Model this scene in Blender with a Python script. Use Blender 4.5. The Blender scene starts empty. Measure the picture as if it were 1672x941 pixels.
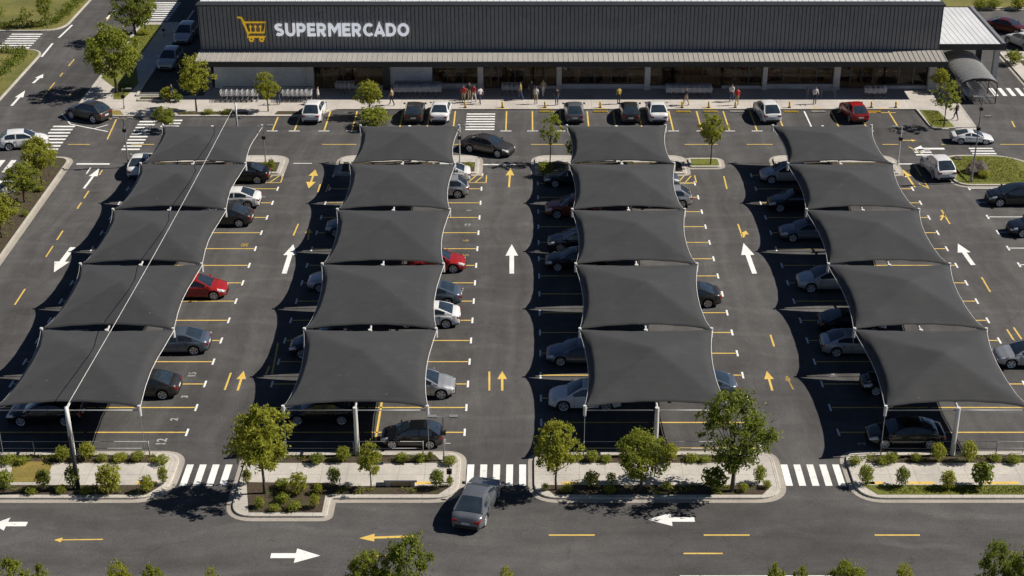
import bpy, math, random
from mathutils import Vector, Matrix, Euler
random.seed(7)
R = math.radians
scene = bpy.context.scene
col = scene.collection

# ------------------------------------------------------------------ survey: camera and plan
F, CX, CY, CAMH = 2550.0, 862.0, 470.5, 50.0
PIT = math.atan(1260.0 / F)
SP, CP = math.sin(PIT), math.cos(PIT)
def at(x, y, z=0.0):
    """photo pixel -> point of the site at height z"""
    w = (y - CY) / F
    t = (CAMH - z) / (SP + w * CP)
    return Vector((t * (x - CX) / F, t * (CP - w * SP), z))
def gy(y): return at(CX, y).y
def gx(x, y): return at(x, y).x
def height_at(Y, ytop):
    w = (ytop - CY) / F
    return CAMH - Y * (SP + w * CP) / (CP - w * SP)
def ppm(Y, z=0.0):
    return F / (Y * CP + (CAMH - z) * SP)

# ------------------------------------------------------------------ materials
def nodes_of(name):
    m = bpy.data.materials.new(name); m.use_nodes = True
    nt = m.node_tree; b = nt.nodes['Principled BSDF']
    return m, nt, b
def nd(nt, kind, **kw):
    n = nt.nodes.new(kind)
    for k, v in kw.items():
        if k in n.inputs: n.inputs[k].default_value = v
        else: setattr(n, k, v)
    return n
def noise(nt, vec, scale, detail=4, rough=.6, mapscale=None):
    if mapscale:
        mp = nd(nt, 'ShaderNodeMapping'); mp.inputs['Scale'].default_value = mapscale
        nt.links.new(vec, mp.inputs['Vector']); vec = mp.outputs['Vector']
    n = nd(nt, 'ShaderNodeTexNoise', Scale=scale, Detail=detail, Roughness=rough)
    nt.links.new(vec, n.inputs['Vector']); return n.outputs['Fac']
def ramp(nt, fac, stops):
    r = nt.nodes.new('ShaderNodeValToRGB'); cr = r.color_ramp
    while len(cr.elements) < len(stops): cr.elements.new(.5)
    for e, (p, c) in zip(cr.elements, stops):
        e.position = p; e.color = (c, c, c, 1) if isinstance(c, (int, float)) else (*c, 1)
    nt.links.new(fac, r.inputs['Fac']); return r.outputs['Color']
def mul(nt, a, b, fac=1.0):
    m = nt.nodes.new('ShaderNodeMix'); m.data_type = 'RGBA'; m.blend_type = 'MULTIPLY'
    m.inputs[0].default_value = fac
    nt.links.new(a, m.inputs[6]); nt.links.new(b, m.inputs[7]); return m.outputs[2]
def mixc(nt, fac, a, b):
    m = nt.nodes.new('ShaderNodeMix'); m.data_type = 'RGBA'
    nt.links.new(fac, m.inputs[0])
    for s, i in ((a, 6), (b, 7)):
        if isinstance(s, tuple): m.inputs[i].default_value = (*s, 1)
        else: nt.links.new(s, m.inputs[i])
    return m.outputs[2]
def geo(nt): return nt.nodes.new('ShaderNodeNewGeometry').outputs['Position']
def objc(nt): return nt.nodes.new('ShaderNodeTexCoord').outputs['Object']
def bump(nt, b, h, strength=.3, dist=.02):
    n = nd(nt, 'ShaderNodeBump', Strength=strength, Distance=dist)
    nt.links.new(h, n.inputs['Height']); nt.links.new(n.outputs['Normal'], b.inputs['Normal'])

def plain(name, c, rough=.6, metal=0.0, var=.12, scale=3.0, spec=.5):
    m, nt, b = nodes_of(name)
    p = objc(nt)
    v = ramp(nt, noise(nt, p, scale), [(.25, 1 - var), (.75, 1 + var)])
    base = nd(nt, 'ShaderNodeRGB'); base.outputs[0].default_value = (*c, 1)
    nt.links.new(mul(nt, base.outputs[0], v), b.inputs['Base Color'])
    b.inputs['Roughness'].default_value = rough; b.inputs['Metallic'].default_value = metal
    b.inputs['Specular IOR Level'].default_value = spec
    return m

def asphalt_mat():
    m, nt, b = nodes_of('asphalt')
    p = geo(nt)
    big = ramp(nt, noise(nt, p, .055, 5, .6), [(.3, .74), (.5, 1.0), (.72, 1.25)])
    patch = ramp(nt, noise(nt, p, .32, 4, .65), [(.3, .80), (.7, 1.20)])
    wn = nd(nt, 'ShaderNodeTexNoise', Scale=.14, Detail=3); nt.links.new(p, wn.inputs['Vector'])
    wa = nd(nt, 'ShaderNodeVectorMath', operation='MULTIPLY_ADD'); wa.inputs[1].default_value = (3.0, 3.0, 0)
    nt.links.new(wn.outputs['Color'], wa.inputs[0]); nt.links.new(p, wa.inputs[2]); pw = wa.outputs[0]
    sep = nd(nt, 'ShaderNodeSeparateXYZ'); nt.links.new(p, sep.inputs[0])
    front = nd(nt, 'ShaderNodeMapRange'); front.inputs['From Min'].default_value = 79; front.inputs['From Max'].default_value = 74.5
    nt.links.new(sep.outputs['Y'], front.inputs['Value'])
    t_a = ramp(nt, noise(nt, pw, 1.0, 5, .6, (.8, .03, 1)), [(.35, .84), (.5, 1.0), (.64, 1.20)])
    t_b = ramp(nt, noise(nt, pw, 1.0, 5, .6, (.05, .55, 1)), [(.35, .84), (.5, 1.0), (.64, 1.16)])
    track = mixc(nt, front.outputs[0], t_a, t_b)
    sc = nd(nt, 'ShaderNodeTexWave', Scale=.09); sc.wave_type = 'RINGS'; sc.inputs['Distortion'].default_value = 9; sc.inputs['Detail'].default_value = 4; sc.inputs['Detail Scale'].default_value = .5
    nt.links.new(pw, sc.inputs['Vector'])
    cross = mul(nt, ramp(nt, sc.outputs['Fac'], [(.86, 1.0), (.97, 1.13)]), ramp(nt, noise(nt, pw, 1.6, 6, .8), [(.3, .90), (.7, 1.10)]))
    fine = ramp(nt, noise(nt, p, 9, 6, .75), [(.25, .62), (.75, 1.42)])
    sp = nd(nt, 'ShaderNodeTexVoronoi', Scale=14.0); nt.links.new(p, sp.inputs['Vector'])
    chips = ramp(nt, sp.outputs['Distance'], [(.03, 1.5), (.12, 1.0)])
    st = ramp(nt, noise(nt, p, .55, 5, .7), [(.64, 1.0), (.72, .62)])          # oil stains
    lt = ramp(nt, noise(nt, p, .22, 6, .75, (1, .6, 1)), [(.60, 1.0), (.72, 1.32)])  # dusty scuffs
    # fine cracks
    cv = nd(nt, 'ShaderNodeTexVoronoi', Scale=.11); cv.feature = 'DISTANCE_TO_EDGE'
    wob = nd(nt, 'ShaderNodeTexNoise', Scale=.8, Detail=5); nt.links.new(p, wob.inputs['Vector'])
    add = nd(nt, 'ShaderNodeVectorMath', operation='MULTIPLY_ADD'); add.inputs[1].default_value = (2.2, 2.2, 0)
    nt.links.new(wob.outputs['Color'], add.inputs[0]); nt.links.new(p, add.inputs[2])
    nt.links.new(add.outputs[0], cv.inputs['Vector'])
    crack = ramp(nt, cv.outputs['Distance'], [(.0008, .78), (.003, 1.0)])
    base = nd(nt, 'ShaderNodeRGB'); base.outputs[0].default_value = (.0735, .0708, .0692, 1)
    c = base.outputs[0]
    for k in (big, patch, track, cross, fine, chips, st, lt, crack): c = mul(nt, c, k)
    nt.links.new(c, b.inputs['Base Color'])
    b.inputs['Roughness'].default_value = .88; b.inputs['Specular IOR Level'].default_value = .35
    bump(nt, b, noise(nt, p, 35, 3), .35, .01)
    return m
def paint_line(name, c, wear=.46):
    m, nt, b = nodes_of(name)
    p = geo(nt)
    n1 = noise(nt, p, 2.6, 6, .8)
    f = ramp(nt, n1, [(wear - .14, 0.0), (wear + .0, 1.0)])
    n2 = ramp(nt, noise(nt, p, .7, 3), [(.3, .86), (.7, 1.06)])
    base = nd(nt, 'ShaderNodeRGB'); base.outputs[0].default_value = (*c, 1)
    cc = mixc(nt, f, (.07, .068, .062), mul(nt, base.outputs[0], n2))
    nt.links.new(cc, b.inputs['Base Color']); b.inputs['Roughness'].default_value = .7
    return m
def concrete(name, c=(.46, .43, .39), joint=0.0):
    m, nt, b = nodes_of(name)
    p = geo(nt)
    v1 = ramp(nt, noise(nt, p, .35, 5, .6), [(.3, .82), (.7, 1.12)])
    v2 = ramp(nt, noise(nt, p, 5, 5, .7), [(.25, .84), (.75, 1.12)])
    v3 = ramp(nt, noise(nt, p, 1.1, 5, .7), [(.62, 1.0), (.75, .78)])
    base = nd(nt, 'ShaderNodeRGB'); base.outputs[0].default_value = (*c, 1)
    cc = base.outputs[0]
    for k in (v1, v2, v3): cc = mul(nt, cc, k)
    if joint:
        br = nd(nt, 'ShaderNodeTexBrick', Scale=1.0)
        br.inputs['Color1'].default_value = (1, 1, 1, 1); br.inputs['Color2'].default_value = (.94, .94, .94, 1)
        br.inputs['Mortar'].default_value = (.66, .64, .62, 1)
        br.inputs['Mortar Size'].default_value = .018
        br.inputs['Brick Width'].default_value = joint; br.inputs['Row Height'].default_value = joint
        br.offset = 0
        nt.links.new(p, br.inputs['Vector']); cc = mul(nt, cc, br.outputs['Color'])
    nt.links.new(cc, b.inputs['Base Color']); b.inputs['Roughness'].default_value = .85
    bump(nt, b, noise(nt, p, 22, 3), .2, .01)
    return m
def soil_mat():
    m, nt, b = nodes_of('bark_mulch')
    p = geo(nt)
    n = noise(nt, p, 7, 6, .75)
    c = ramp(nt, n, [(.25, (.018, .012, .007)), (.5, (.055, .037, .022)), (.78, (.13, .095, .06))])
    g = ramp(nt, noise(nt, p, .8, 4, .7), [(.5, 0.0), (.66, 1.0)])
    c = mixc(nt, g, c, (.05, .06, .016))
    nt.links.new(c, b.inputs['Base Color']); b.inputs['Roughness'].default_value = .95
    bump(nt, b, n, .8, .06)
    return m
def grass_mat(name='lawn_green', a=(.045, .062, .012), bcol=(.115, .118, .028)):
    m, nt, b = nodes_of(name)
    p = geo(nt)
    n = noise(nt, p, .25, 6, .7)
    c = ramp(nt, n, [(.3, a), (.68, bcol)])
    f = ramp(nt, noise(nt, p, 6, 5, .8), [(.25, .6), (.75, 1.35)])
    nt.links.new(mul(nt, c, f), b.inputs['Base Color']); b.inputs['Roughness'].default_value = .95
    bump(nt, b, noise(nt, p, 14, 5, .8), .9, .05)
    return m
def leaf_mat(name, dark, light, trans=.28):
    m, nt, b = nodes_of(name)
    g = nt.nodes.new('ShaderNodeNewGeometry')
    c = ramp(nt, g.outputs['Random Per Island'], [(.0, dark), (.55, tuple((x + y) / 2 for x, y in zip(dark, light))), (1.0, light)])
    nt.links.new(c, b.inputs['Base Color']); b.inputs['Roughness'].default_value = .6
    b.inputs['Specular IOR Level'].default_value = .25
    t = nd(nt, 'ShaderNodeBsdfTranslucent'); nt.links.new(c, t.inputs['Color'])
    mx = nd(nt, 'ShaderNodeMixShader'); mx.inputs[0].default_value = trans
    out = nt.nodes['Material Output']
    nt.links.new(b.outputs[0], mx.inputs[1]); nt.links.new(t.outputs[0], mx.inputs[2])
    nt.links.new(mx.outputs[0], out.inputs['Surface'])
    return m
def bark_mat():
    m, nt, b = nodes_of('bark')
    p = objc(nt)
    n = noise(nt, p, 6, 5, .7, (3, 3, .6))
    nt.links.new(ramp(nt, n, [(.3, (.03, .022, .015)), (.7, (.15, .115, .085))]), b.inputs['Base Color'])
    b.inputs['Roughness'].default_value = .95; bump(nt, b, n, .6, .03)
    return m
def fabric_mat():
    m, nt, b = nodes_of('shade_cloth')
    p0 = objc(nt); oi = nt.nodes.new('ShaderNodeObjectInfo')
    ad = nd(nt, 'ShaderNodeVectorMath', operation='MULTIPLY_ADD'); cb = nd(nt, 'ShaderNodeCombineXYZ')
    nt.links.new(oi.outputs['Random'], cb.inputs[0]); nt.links.new(oi.outputs['Random'], cb.inputs[2]); ad.inputs[1].default_value = (83, 0, 41)
    nt.links.new(cb.outputs[0], ad.inputs[0]); nt.links.new(p0, ad.inputs[2]); p = ad.outputs[0]
    v = ramp(nt, noise(nt, p, .45, 4, .6), [(.3, .90), (.7, 1.10)])
    fade = ramp(nt, oi.outputs['Random'], [(0, .93), (1, 1.07)])
    drop = nd(nt, 'ShaderNodeTexVoronoi', Scale=.75); nt.links.new(p, drop.inputs['Vector'])
    spot = ramp(nt, drop.outputs['Distance'], [(.035, 2.6), (.05, 1.0)])
    v2 = ramp(nt, noise(nt, p, 2.2, 6, .7, (1, 3, 1)), [(.3, .95), (.7, 1.06)])
    dust = ramp(nt, noise(nt, p, .9, 6, .75), [(.55, 1.0), (.75, 1.22)])
    sx = nd(nt, 'ShaderNodeTexWave', Scale=.36); sx.bands_direction = 'Y'; sx.wave_profile = 'SIN'
    nt.links.new(p0, sx.inputs['Vector'])
    seam = ramp(nt, sx.outputs['Fac'], [(.0, .80), (.010, 1.0)])
    base = nd(nt, 'ShaderNodeRGB'); base.outputs[0].default_value = (.0355, .036, .0372, 1)
    c = base.outputs[0]
    for k in (v, v2, seam, dust, fade, spot): c = mul(nt, c, k)
    nt.links.new(c, b.inputs['Base Color']); b.inputs['Roughness'].default_value = .8
    b.inputs['Specular IOR Level'].default_value = .3
    b.inputs['Sheen Weight'].default_value = .08
    wv = nd(nt, 'ShaderNodeTexNoise', Scale=60.0); nt.links.new(p, wv.inputs['Vector'])
    bump(nt, b, wv.outputs['Fac'], .15, .01)
    return m
def car_paint(name, c, metal=.35, rough=.28):
    m, nt, b = nodes_of(name)
    p = objc(nt)
    dirt = ramp(nt, noise(nt, p, 2.0, 5, .7), [(.35, 1.0), (.75, .88)])
    base = nd(nt, 'ShaderNodeRGB'); base.outputs[0].default_value = (*c, 1)
    nt.links.new(mul(nt, base.outputs[0], dirt), b.inputs['Base Color'])
    rr = ramp(nt, noise(nt, p, 1.3, 5, .7), [(.3, rough - .06), (.75, rough + .14)])
    nt.links.new(rr, b.inputs['Roughness'])
    b.inputs['Metallic'].default_value = metal
    b.inputs['Coat Weight'].default_value = .7; b.inputs['Coat Roughness'].default_value = .06
    return m
def glassy(name, c, rough=.04, spec=.6):
    m, nt, b = nodes_of(name)
    p = objc(nt)
    v = ramp(nt, noise(nt, p, 1.2, 3), [(.3, .7), (.7, 1.4)])
    base = nd(nt, 'ShaderNodeRGB'); base.outputs[0].default_value = (*c, 1)
    nt.links.new(mul(nt, base.outputs[0], v), b.inputs['Base Color'])
    b.inputs['Roughness'].default_value = rough; b.inputs['Specular IOR Level'].default_value = spec
    return m
def metal_roof(name, c, rough=.45):
    m, nt, b = nodes_of(name)
    p = geo(nt)
    v = ramp(nt, noise(nt, p, .9, 5, .7, (1, .25, 1)), [(.3, .88), (.7, 1.08)])
    v2 = ramp(nt, noise(nt, p, 6, 4, .7), [(.3, .95), (.7, 1.05)])
    base = nd(nt, 'ShaderNodeRGB'); base.outputs[0].default_value = (*c, 1)
    nt.links.new(mul(nt, mul(nt, base.outputs[0], v), v2), b.inputs['Base Color'])
    b.inputs['Roughness'].default_value = rough; b.inputs['Specular IOR Level'].default_value = .4
    return m

M = {}
M['asphalt'] = asphalt_mat()
M['white_line'] = paint_line('white_road_paint', (.80, .80, .77), .42)
M['yellow_line'] = paint_line('yellow_road_paint', (.70, .48, .11), .42)
M['faded_white_line'] = paint_line('faded_white_paint', (.42, .42, .40), .52); M['faded_yellow_line'] = paint_line('faded_yellow_paint', (.42, .28, .06), .52)
M['kerb'] = concrete('kerb_concrete', (.50, .465, .41), 1.2)
M['gutter'] = concrete('gutter_concrete', (.36, .325, .28))
M['paving'] = concrete('paving_concrete', (.50, .465, .42), 1.5)
M['plaza'] = concrete('plaza_concrete', (.50, .46, .415), 3.0)
M['soil'] = soil_mat()
M['lawn'] = grass_mat('lawn_green', (.085, .095, .018), (.20, .18, .042))
M['lawn2'] = grass_mat('island_lawn_green', (.105, .12, .014), (.16, .17, .022))
M['dry'] = grass_mat('dry_grass', (.14, .11, .025), (.30, .23, .05))
M['bark'] = bark_mat()
M['leaf_lime'] = leaf_mat('lime_leaves', (.24, .26, .032), (.52, .52, .08), .6)
M['leaf_mid'] = leaf_mat('green_leaves', (.17, .205, .026), (.43, .46, .07), .58)
M['leaf_dark'] = leaf_mat('dark_leaves', (.10, .135, .02), (.32, .36, .06), .55)
M['blade'] = leaf_mat('grass_blades', (.11, .125, .014), (.2, .21, .028), .4)
M['fabric'] = fabric_mat()
M['steel_white'] = plain('white_painted_steel', (.62, .61, .59), .4, 0, .08)
M['steel_grey'] = plain('grey_steel', (.30, .30, .30), .45, .4, .1)
M['steel_dark'] = plain('dark_steel', (.035, .035, .038), .5, .2, .15)
M['chrome'] = plain('chrome_wire', (.62, .62, .63), .35, .4, .05); M['grip'] = plain('grip_plastic', (.06, .03, .03), .5)
M['red'] = plain('red_plastic', (.45, .02, .02), .4)
M['yellow'] = plain('yellow_enamel', (.66, .42, .03), .45, 0, .08)
M['black'] = plain('black_plastic', (.012, .012, .013), .55)
M['rubber'] = plain('tyre_rubber', (.016, .016, .017), .85)
M['rim'] = plain('alloy_rim', (.60, .60, .62), .35, .45, .05)
M['glass'] = glassy('car_glass', (.022, .033, .046), .03, .8)
M['shop_glass'] = glassy('shop_glass', (.012, .011, .010), .05, .5)
_nt = M['shop_glass'].node_tree; _tr = nd(_nt, 'ShaderNodeBsdfTransparent'); _tr.inputs['Color'].default_value = (.75, .72, .68, 1)
_mx = nd(_nt, 'ShaderNodeMixShader'); _mx.inputs[0].default_value = .62; _b = _nt.nodes['Principled BSDF']
_nt.links.new(_b.outputs[0], _mx.inputs[1]); _nt.links.new(_tr.outputs[0], _mx.inputs[2]); _nt.links.new(_mx.outputs[0], _nt.nodes['Material Output'].inputs['Surface'])
M['shop_lamp'] = plain('shop_lamp', (.9, .85, .75), .5); _b = M['shop_lamp'].node_tree.nodes['Principled BSDF']; _b.inputs['Emission Color'].default_value = (1, .85, .62, 1); _b.inputs['Emission Strength'].default_value = 9.0  # added glow to brighten the shop interior, not a lamp in view
M['head'] = glassy('headlamp', (.55, .56, .58), .08, .8)
M['tail'] = glassy('tail_lamp', (.26, .008, .008), .12, .7)
M['plate'] = plain('number_plate', (.62, .62, .60), .4)
M['cladding'] = metal_roof('charcoal_cladding', (.265, .25, .232), .5)
M['fascia'] = metal_roof('dark_fascia', (.035, .034, .034), .5)
M['awning'] = metal_roof('beige_metal', (.34, .322, .295), .5)
M['roof_white'] = metal_roof('white_metal', (.62, .63, .64), .45)
M['render_wall'] = concrete('cream_render', (.84, .82, .77))
M['column'] = concrete('grey_render', (.60, .57, .52))
M['mullion'] = plain('mullion', (.10, .10, .10), .4, .4)
M['interior'] = plain('shop_interior', (.42, .33, .19), .8, 0, .4, 1.5)
M['letter'] = plain('white_letter_glow', (.88, .88, .89), .35, 0, .03); _b = M['letter'].node_tree.nodes['Principled BSDF']; _b.inputs['Emission Color'].default_value = (.95, .96, 1, 1); _b.inputs['Emission Strength'].default_value = .34  # emission stands in for sunlight on the unlit letter faces
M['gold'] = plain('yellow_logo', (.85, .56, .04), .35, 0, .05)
_b = M['gold'].node_tree.nodes['Principled BSDF']; _b.inputs['Emission Color'].default_value = (.85, .5, .03, 1); _b.inputs['Emission Strength'].default_value = .28  # emission put into the emblem colour for brightness; it is no lamp
M['stone'] = plain('rock', (.10, .08, .065), .9, 0, .5, 2.0)
M['roof_shade_panel'] = glassy('roof_shade_panel', (.16, .24, .36), .1, .5)  # blue colour painted for patches of shade on the white roof
M['poly'] = plain('corrugated_shelter', (.24, .24, .235), .35, .3, .12)
M['skin'] = plain('skin', (.42, .25, .17), .6); M['hair'] = plain('hair', (.02, .014, .01), .7)

PAINTS = {'white': ((.74, .74, .73), .0, .3), 'silver': ((.46, .47, .49), .55, .3), 'black': ((.008, .009, .011), .1, .22),
          'darkgrey': ((.040, .040, .042), .35, .28), 'grey': ((.17, .18, .20), .45, .28), 'blue_grey': ((.12, .155, .205), .45, .28),
          'navy': ((.016, .021, .032), .35, .25), 'red': ((.37, .016, .014), .15, .27), 'dark_red': ((.115, .016, .012), .3, .27),
          'brown_grey': ((.055, .05, .046), .35, .3), 'brown_red': ((.24, .05, .03), .2, .3)}
PM = {k: car_paint(k + '_car_paint', *v) for k, v in PAINTS.items()}

# ------------------------------------------------------------------ mesh helper
class MB:
    def __init__(s): s.v = []; s.f = []; s.m = []
    def add(s, verts, faces, mat=0):
        o = len(s.v); s.v += [tuple(p) for p in verts]
        for f in faces: s.f.append(tuple(i + o for i in f)); s.m.append(mat)
    def box(s, c, d, rz=0.0, mat=0, top=1.0):
        x, y, z = d[0] / 2, d[1] / 2, d[2] / 2
        ca, sa = math.cos(rz), math.sin(rz); vs = []
        for k, sz in ((1, -z), (top, z)):
            for px, py in ((-x, -y), (x, -y), (x, y), (-x, y)):
                px *= k; py *= k
                vs.append((c[0] + px * ca - py * sa, c[1] + px * sa + py * ca, c[2] + sz))
        s.add(vs, [(3, 2, 1, 0), (4, 5, 6, 7), (0, 1, 5, 4), (1, 2, 6, 5), (2, 3, 7, 6), (3, 0, 4, 7)], mat)
    def tube(s, pts, rad, n=8, mat=0, cap=True):
        pts = [Vector(p) for p in pts]
        if not isinstance(rad, (list, tuple)): rad = [rad] * len(pts)
        vs = []; k = len(pts)
        for i, p in enumerate(pts):
            d = (pts[min(i + 1, k - 1)] - pts[max(i - 1, 0)]).normalized()
            a = Vector((0, 0, 1)) if abs(d.z) < .9 else Vector((1, 0, 0))
            e1 = d.cross(a).normalized(); e2 = d.cross(e1)
            for j in range(n):
                t = 2 * math.pi * j / n
                vs.append(p + (e1 * math.cos(t) + e2 * math.sin(t)) * rad[i])
        fs = []
        for i in range(k - 1):
            for j in range(n):
                a, b_ = i * n + j, i * n + (j + 1) % n
                fs.append((a, a + n, b_ + n, b_))
        if cap: fs.append(tuple(range(n))); fs.append(tuple(reversed(range((k - 1) * n, k * n))))
        s.add(vs, fs, mat)
    def sheet(s, pts, z, mat=0):
        s.add([(p[0], p[1], z) for p in pts], [tuple(range(len(pts)))], mat)
    def prism(s, pts, z0, z1, mat=0, bottom=False):
        n = len(pts)
        vs = [(p[0], p[1], z0) for p in pts] + [(p[0], p[1], z1) for p in pts]
        fs = [(i, (i + 1) % n, n + (i + 1) % n, n + i) for i in range(n)] + [tuple(range(n, 2 * n))]
        if bottom: fs.append(tuple(reversed(range(n))))
        s.add(vs, fs, mat)
    def ring(s, outer, inner, z0, z1, mat=0):
        n = len(outer)
        vs = [(p[0], p[1], z0) for p in outer] + [(p[0], p[1], z1 - .02) for p in outer] + \
             [(p[0] * .9 + q[0] * .1, p[1] * .9 + q[1] * .1, z1) for p, q in zip(outer, inner)] + \
             [(p[0], p[1], z1) for p in inner] + [(p[0], p[1], z0) for p in inner]
        fs = []
        for i in range(n):
            j = (i + 1) % n
            for k in range(4): fs.append((k * n + i, k * n + j, (k + 1) * n + j, (k + 1) * n + i))
        s.add(vs, fs, mat)
    def mesh(s, name, mats, smooth=False, fix=False):
        me = bpy.data.meshes.new(name); me.from_pydata(s.v, [], s.f)
        for m in (mats if isinstance(mats, (list, tuple)) else [mats]): me.materials.append(m)
        me.polygons.foreach_set('material_index', s.m)
        if smooth: me.polygons.foreach_set('use_smooth', [True] * len(s.f))
        if fix:
            import bmesh
            bm = bmesh.new(); bm.from_mesh(me); bmesh.ops.recalc_face_normals(bm, faces=bm.faces); bm.to_mesh(me); bm.free()
        me.update(); return me
    def build(s, name, mats, parent=None, smooth=False, fix=False):
        return put(name, s.mesh(name, mats, smooth, fix), parent)
def put(name, me, parent=None, loc=None):
    o = bpy.data.objects.new(name, me); col.objects.link(o)
    if parent: o.parent = parent
    if loc is not None: o.location = loc
    return o
def tag(o, label=None, cat=None, group=None, kind=None):
    if label: o['label'] = label
    if cat: o['category'] = cat
    if group: o['group'] = group
    if kind: o['kind'] = kind
    return o
def thing(name, label, cat, loc=(0, 0, 0), rz=0.0, group=None):
    o = bpy.data.objects.new(name, None); col.objects.link(o)
    o.empty_display_size = .3
    o.location = loc; o.rotation_euler = (0, 0, rz)
    return tag(o, label, cat, group)
def smooth_by_angle(o, a=35):
    me = o.data if hasattr(o, 'data') else o
    me.polygons.foreach_set('use_smooth', [True] * len(me.polygons))
    try: me.set_sharp_from_angle(angle=R(a))
    except Exception: pass

def rrect(x0, y0, x1, y1, rad=(0, 0, 0, 0), n=8):
    """rounded rectangle, counter-clockwise; radii at (x0,y0),(x1,y0),(x1,y1),(x0,y1)"""
    return rpoly([(x0, y0), (x1, y0), (x1, y1), (x0, y1)], rad, n)
def rpoly(pts, rad, n=8):
    out = []; k = len(pts)
    for i in range(k):
        p = Vector(pts[i]); a = Vector(pts[i - 1]); b = Vector(pts[(i + 1) % k]); r = rad[i]
        if r <= 0: out.append(tuple(p)); continue
        u = (a - p).normalized(); w = (b - p).normalized()
        s, e = p + u * r, p + w * r
        for j in range(n + 1):
            t = j / n
            q = s * (1 - t) ** 2 + p * 2 * t * (1 - t) + e * t * t
            out.append(tuple(q))
    return out
def inset(pts, d):
    n = len(pts); out = []
    for i in range(n):
        p = Vector(pts[i]); a = Vector(pts[i - 1]); b = Vector(pts[(i + 1) % n])
        e1 = (p - a); e2 = (b - p)
        if e1.length < 1e-6: e1 = e2
        if e2.length < 1e-6: e2 = e1
        e1.normalize(); e2.normalize()
        n1 = Vector((-e1.y, e1.x)); n2 = Vector((-e2.y, e2.x))
        m = n1 + n2
        if m.length < 1e-6: m = n1
        m.normalize(); c = max(.35, m.dot(n1))
        out.append(tuple(p + m * (d / c)))
    return out
# ------------------------------------------------------------------ setting: ground, lot, islands
g = MB(); g.sheet([(-1500, -600), (1500, -600), (1500, 2400), (-1500, 2400)], -.012)
tag(g.build('ground', M['lawn']), kind='structure')
g = MB(); g.sheet([(-140, 30), (140, 30), (140, 260), (-140, 260)], 0)
LOT = tag(g.build('parking_lot', M['asphalt']), kind='structure')

def island(name, pts, fills, h=.13, kerb_w=.2, gutter=True):
    """raised island: kerb ring, concrete gutter and its surfaces (fills: (part name, material, polygon or None, lift))"""
    inner = inset(pts, kerb_w)
    k = MB(); k.ring(pts, inner, 0, h)
    root = tag(k.build(name, M['kerb']), kind='structure')
    if gutter:
        gm = MB(); out = inset(pts, -.34); n = len(pts)
        gm.add([(p[0], p[1], .006) for p in out] + [(p[0], p[1], .012) for p in pts],
               [(i, (i + 1) % n, n + (i + 1) % n, n + i) for i in range(n)])
        gm.build('gutter', M['gutter'], root)
    for pn, mat, poly, lift in fills:
        f = MB(); f.sheet(poly or inner, h - .012 + lift); f.build(pn, mat, root)
    return root
Yb, Yf = 78.9, 74.1
def front_island(x0, x1, r0, r1, grass=False, lower=None):
    rad = [r0, r1, r1 * .6, r0 * .6]
    if lower:
        lx, ly = lower
        pts = rpoly([(x0, ly), (lx, ly), (lx, Yf), (x1, Yf), (x1, Yb), (x0, Yb)], [1.4, .3, .25, r1, r1 * .6, r0 * .5])
    else: pts = rrect(x0, Yf, x1, Yb, rad)
    a0, a1 = x0 + .45, x1 - .45
    front_pts = [(a0 + .7, 74.42), (a1 - .7, 74.42), (a1, 75.4), (a0, 75.4)]
    if lower: front_pts = [(a0 + .6, ly + .35), (lx - .3, ly + .35), (lx - .3, 74.45), (a1 - .7, 74.45), (a1, 75.3), (lx + .6, 75.3), (lx - .2, 75.6), (a0, 75.7)]
    fills = [('paving', M['paving'], None, 0),
             ('planting_bed', M['soil'], [(a0 + .6, 77.75), (a1 - .6, 77.75), (a1 - 1.1, 78.6), (a0 + 1.1, 78.6)], .012),
             ('grass_verge' if grass else 'planting_bed', M['lawn2'] if grass else M['soil'], front_pts, .012)]
    return island('footway_island', pts, fills)
front_island(-95, -20.55, 0, 2.0)
front_island(-16.65, -3.95, 1.5, 1.6, lower=(-11.2, 72.3))
front_island(.35, 14.5, 1.5, 1.5)
front_island(18.75, 95, 1.6, 0, grass=True)
g = MB(); g.sheet([at(18, 790).xy, at(75, 790).xy, at(88, 757).xy, at(22, 757).xy], .139)
tag(g.build('dry_grass', M['dry']), kind='structure')

# foreground verge (mostly below the picture)
island('verge', rrect(-95, 50, 95, 64.3, (0, 0, 0, 0)), [('planting_bed', M['soil'], None, 0)])

# store forecourt
pl = rpoly([(-42.6, 137.0), (-19.6, 137.0), (-18.4, 138.9), (36.4, 138.9), (36.7, 133.6), (40.9, 133.4), (40.9, 138.5), (41.0, 146), (41.0, 171), (-37.5, 171), (-37.5, 167), (-42.6, 167)],
           [2.6, .8, .8, .2, 1.1, .8, .2, .2, 0, 0, 0, 0])
tl_bed = [(-42.2, 147.5), (-40.2, 147.5), (-40.2, 166.5), (-42.2, 166.5)]
island('forecourt_pavement', pl, [('paving', M['plaza'], None, 0),
       ('grass_verge', M['lawn2'], [(-42.3, 148.0), (-40.0, 144.6), (-39.6, 141.6), (-38.6, 141.6), (-38.2, 146.2), (-40.0, 153), (-40.0, 166), (-42.2, 166)], .012),
       ('grass_verge', M['lawn2'], [(36.75, 134.2), (37.7, 133.9), (38.9, 134.1), (38.4, 138.4), (36.7, 138.7)], .012),
       ('planting_bed', M['soil'], [(-32.6, 137.35), (-26.0, 137.35), (-26.2, 138.1), (-32.6, 138.1)], .012),
       ('planting_bed', M['dry'], [(-41.4, 137.3), (-37.6, 137.3), (-38.2, 138.5), (-41.0, 138.5)], .012),
       ('planting_bed', M['soil'], [(-23.6, 137.4), (-20.6, 137.4), (-20.2, 138.3), (-23.4, 138.3)], .012)], gutter=False)
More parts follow.
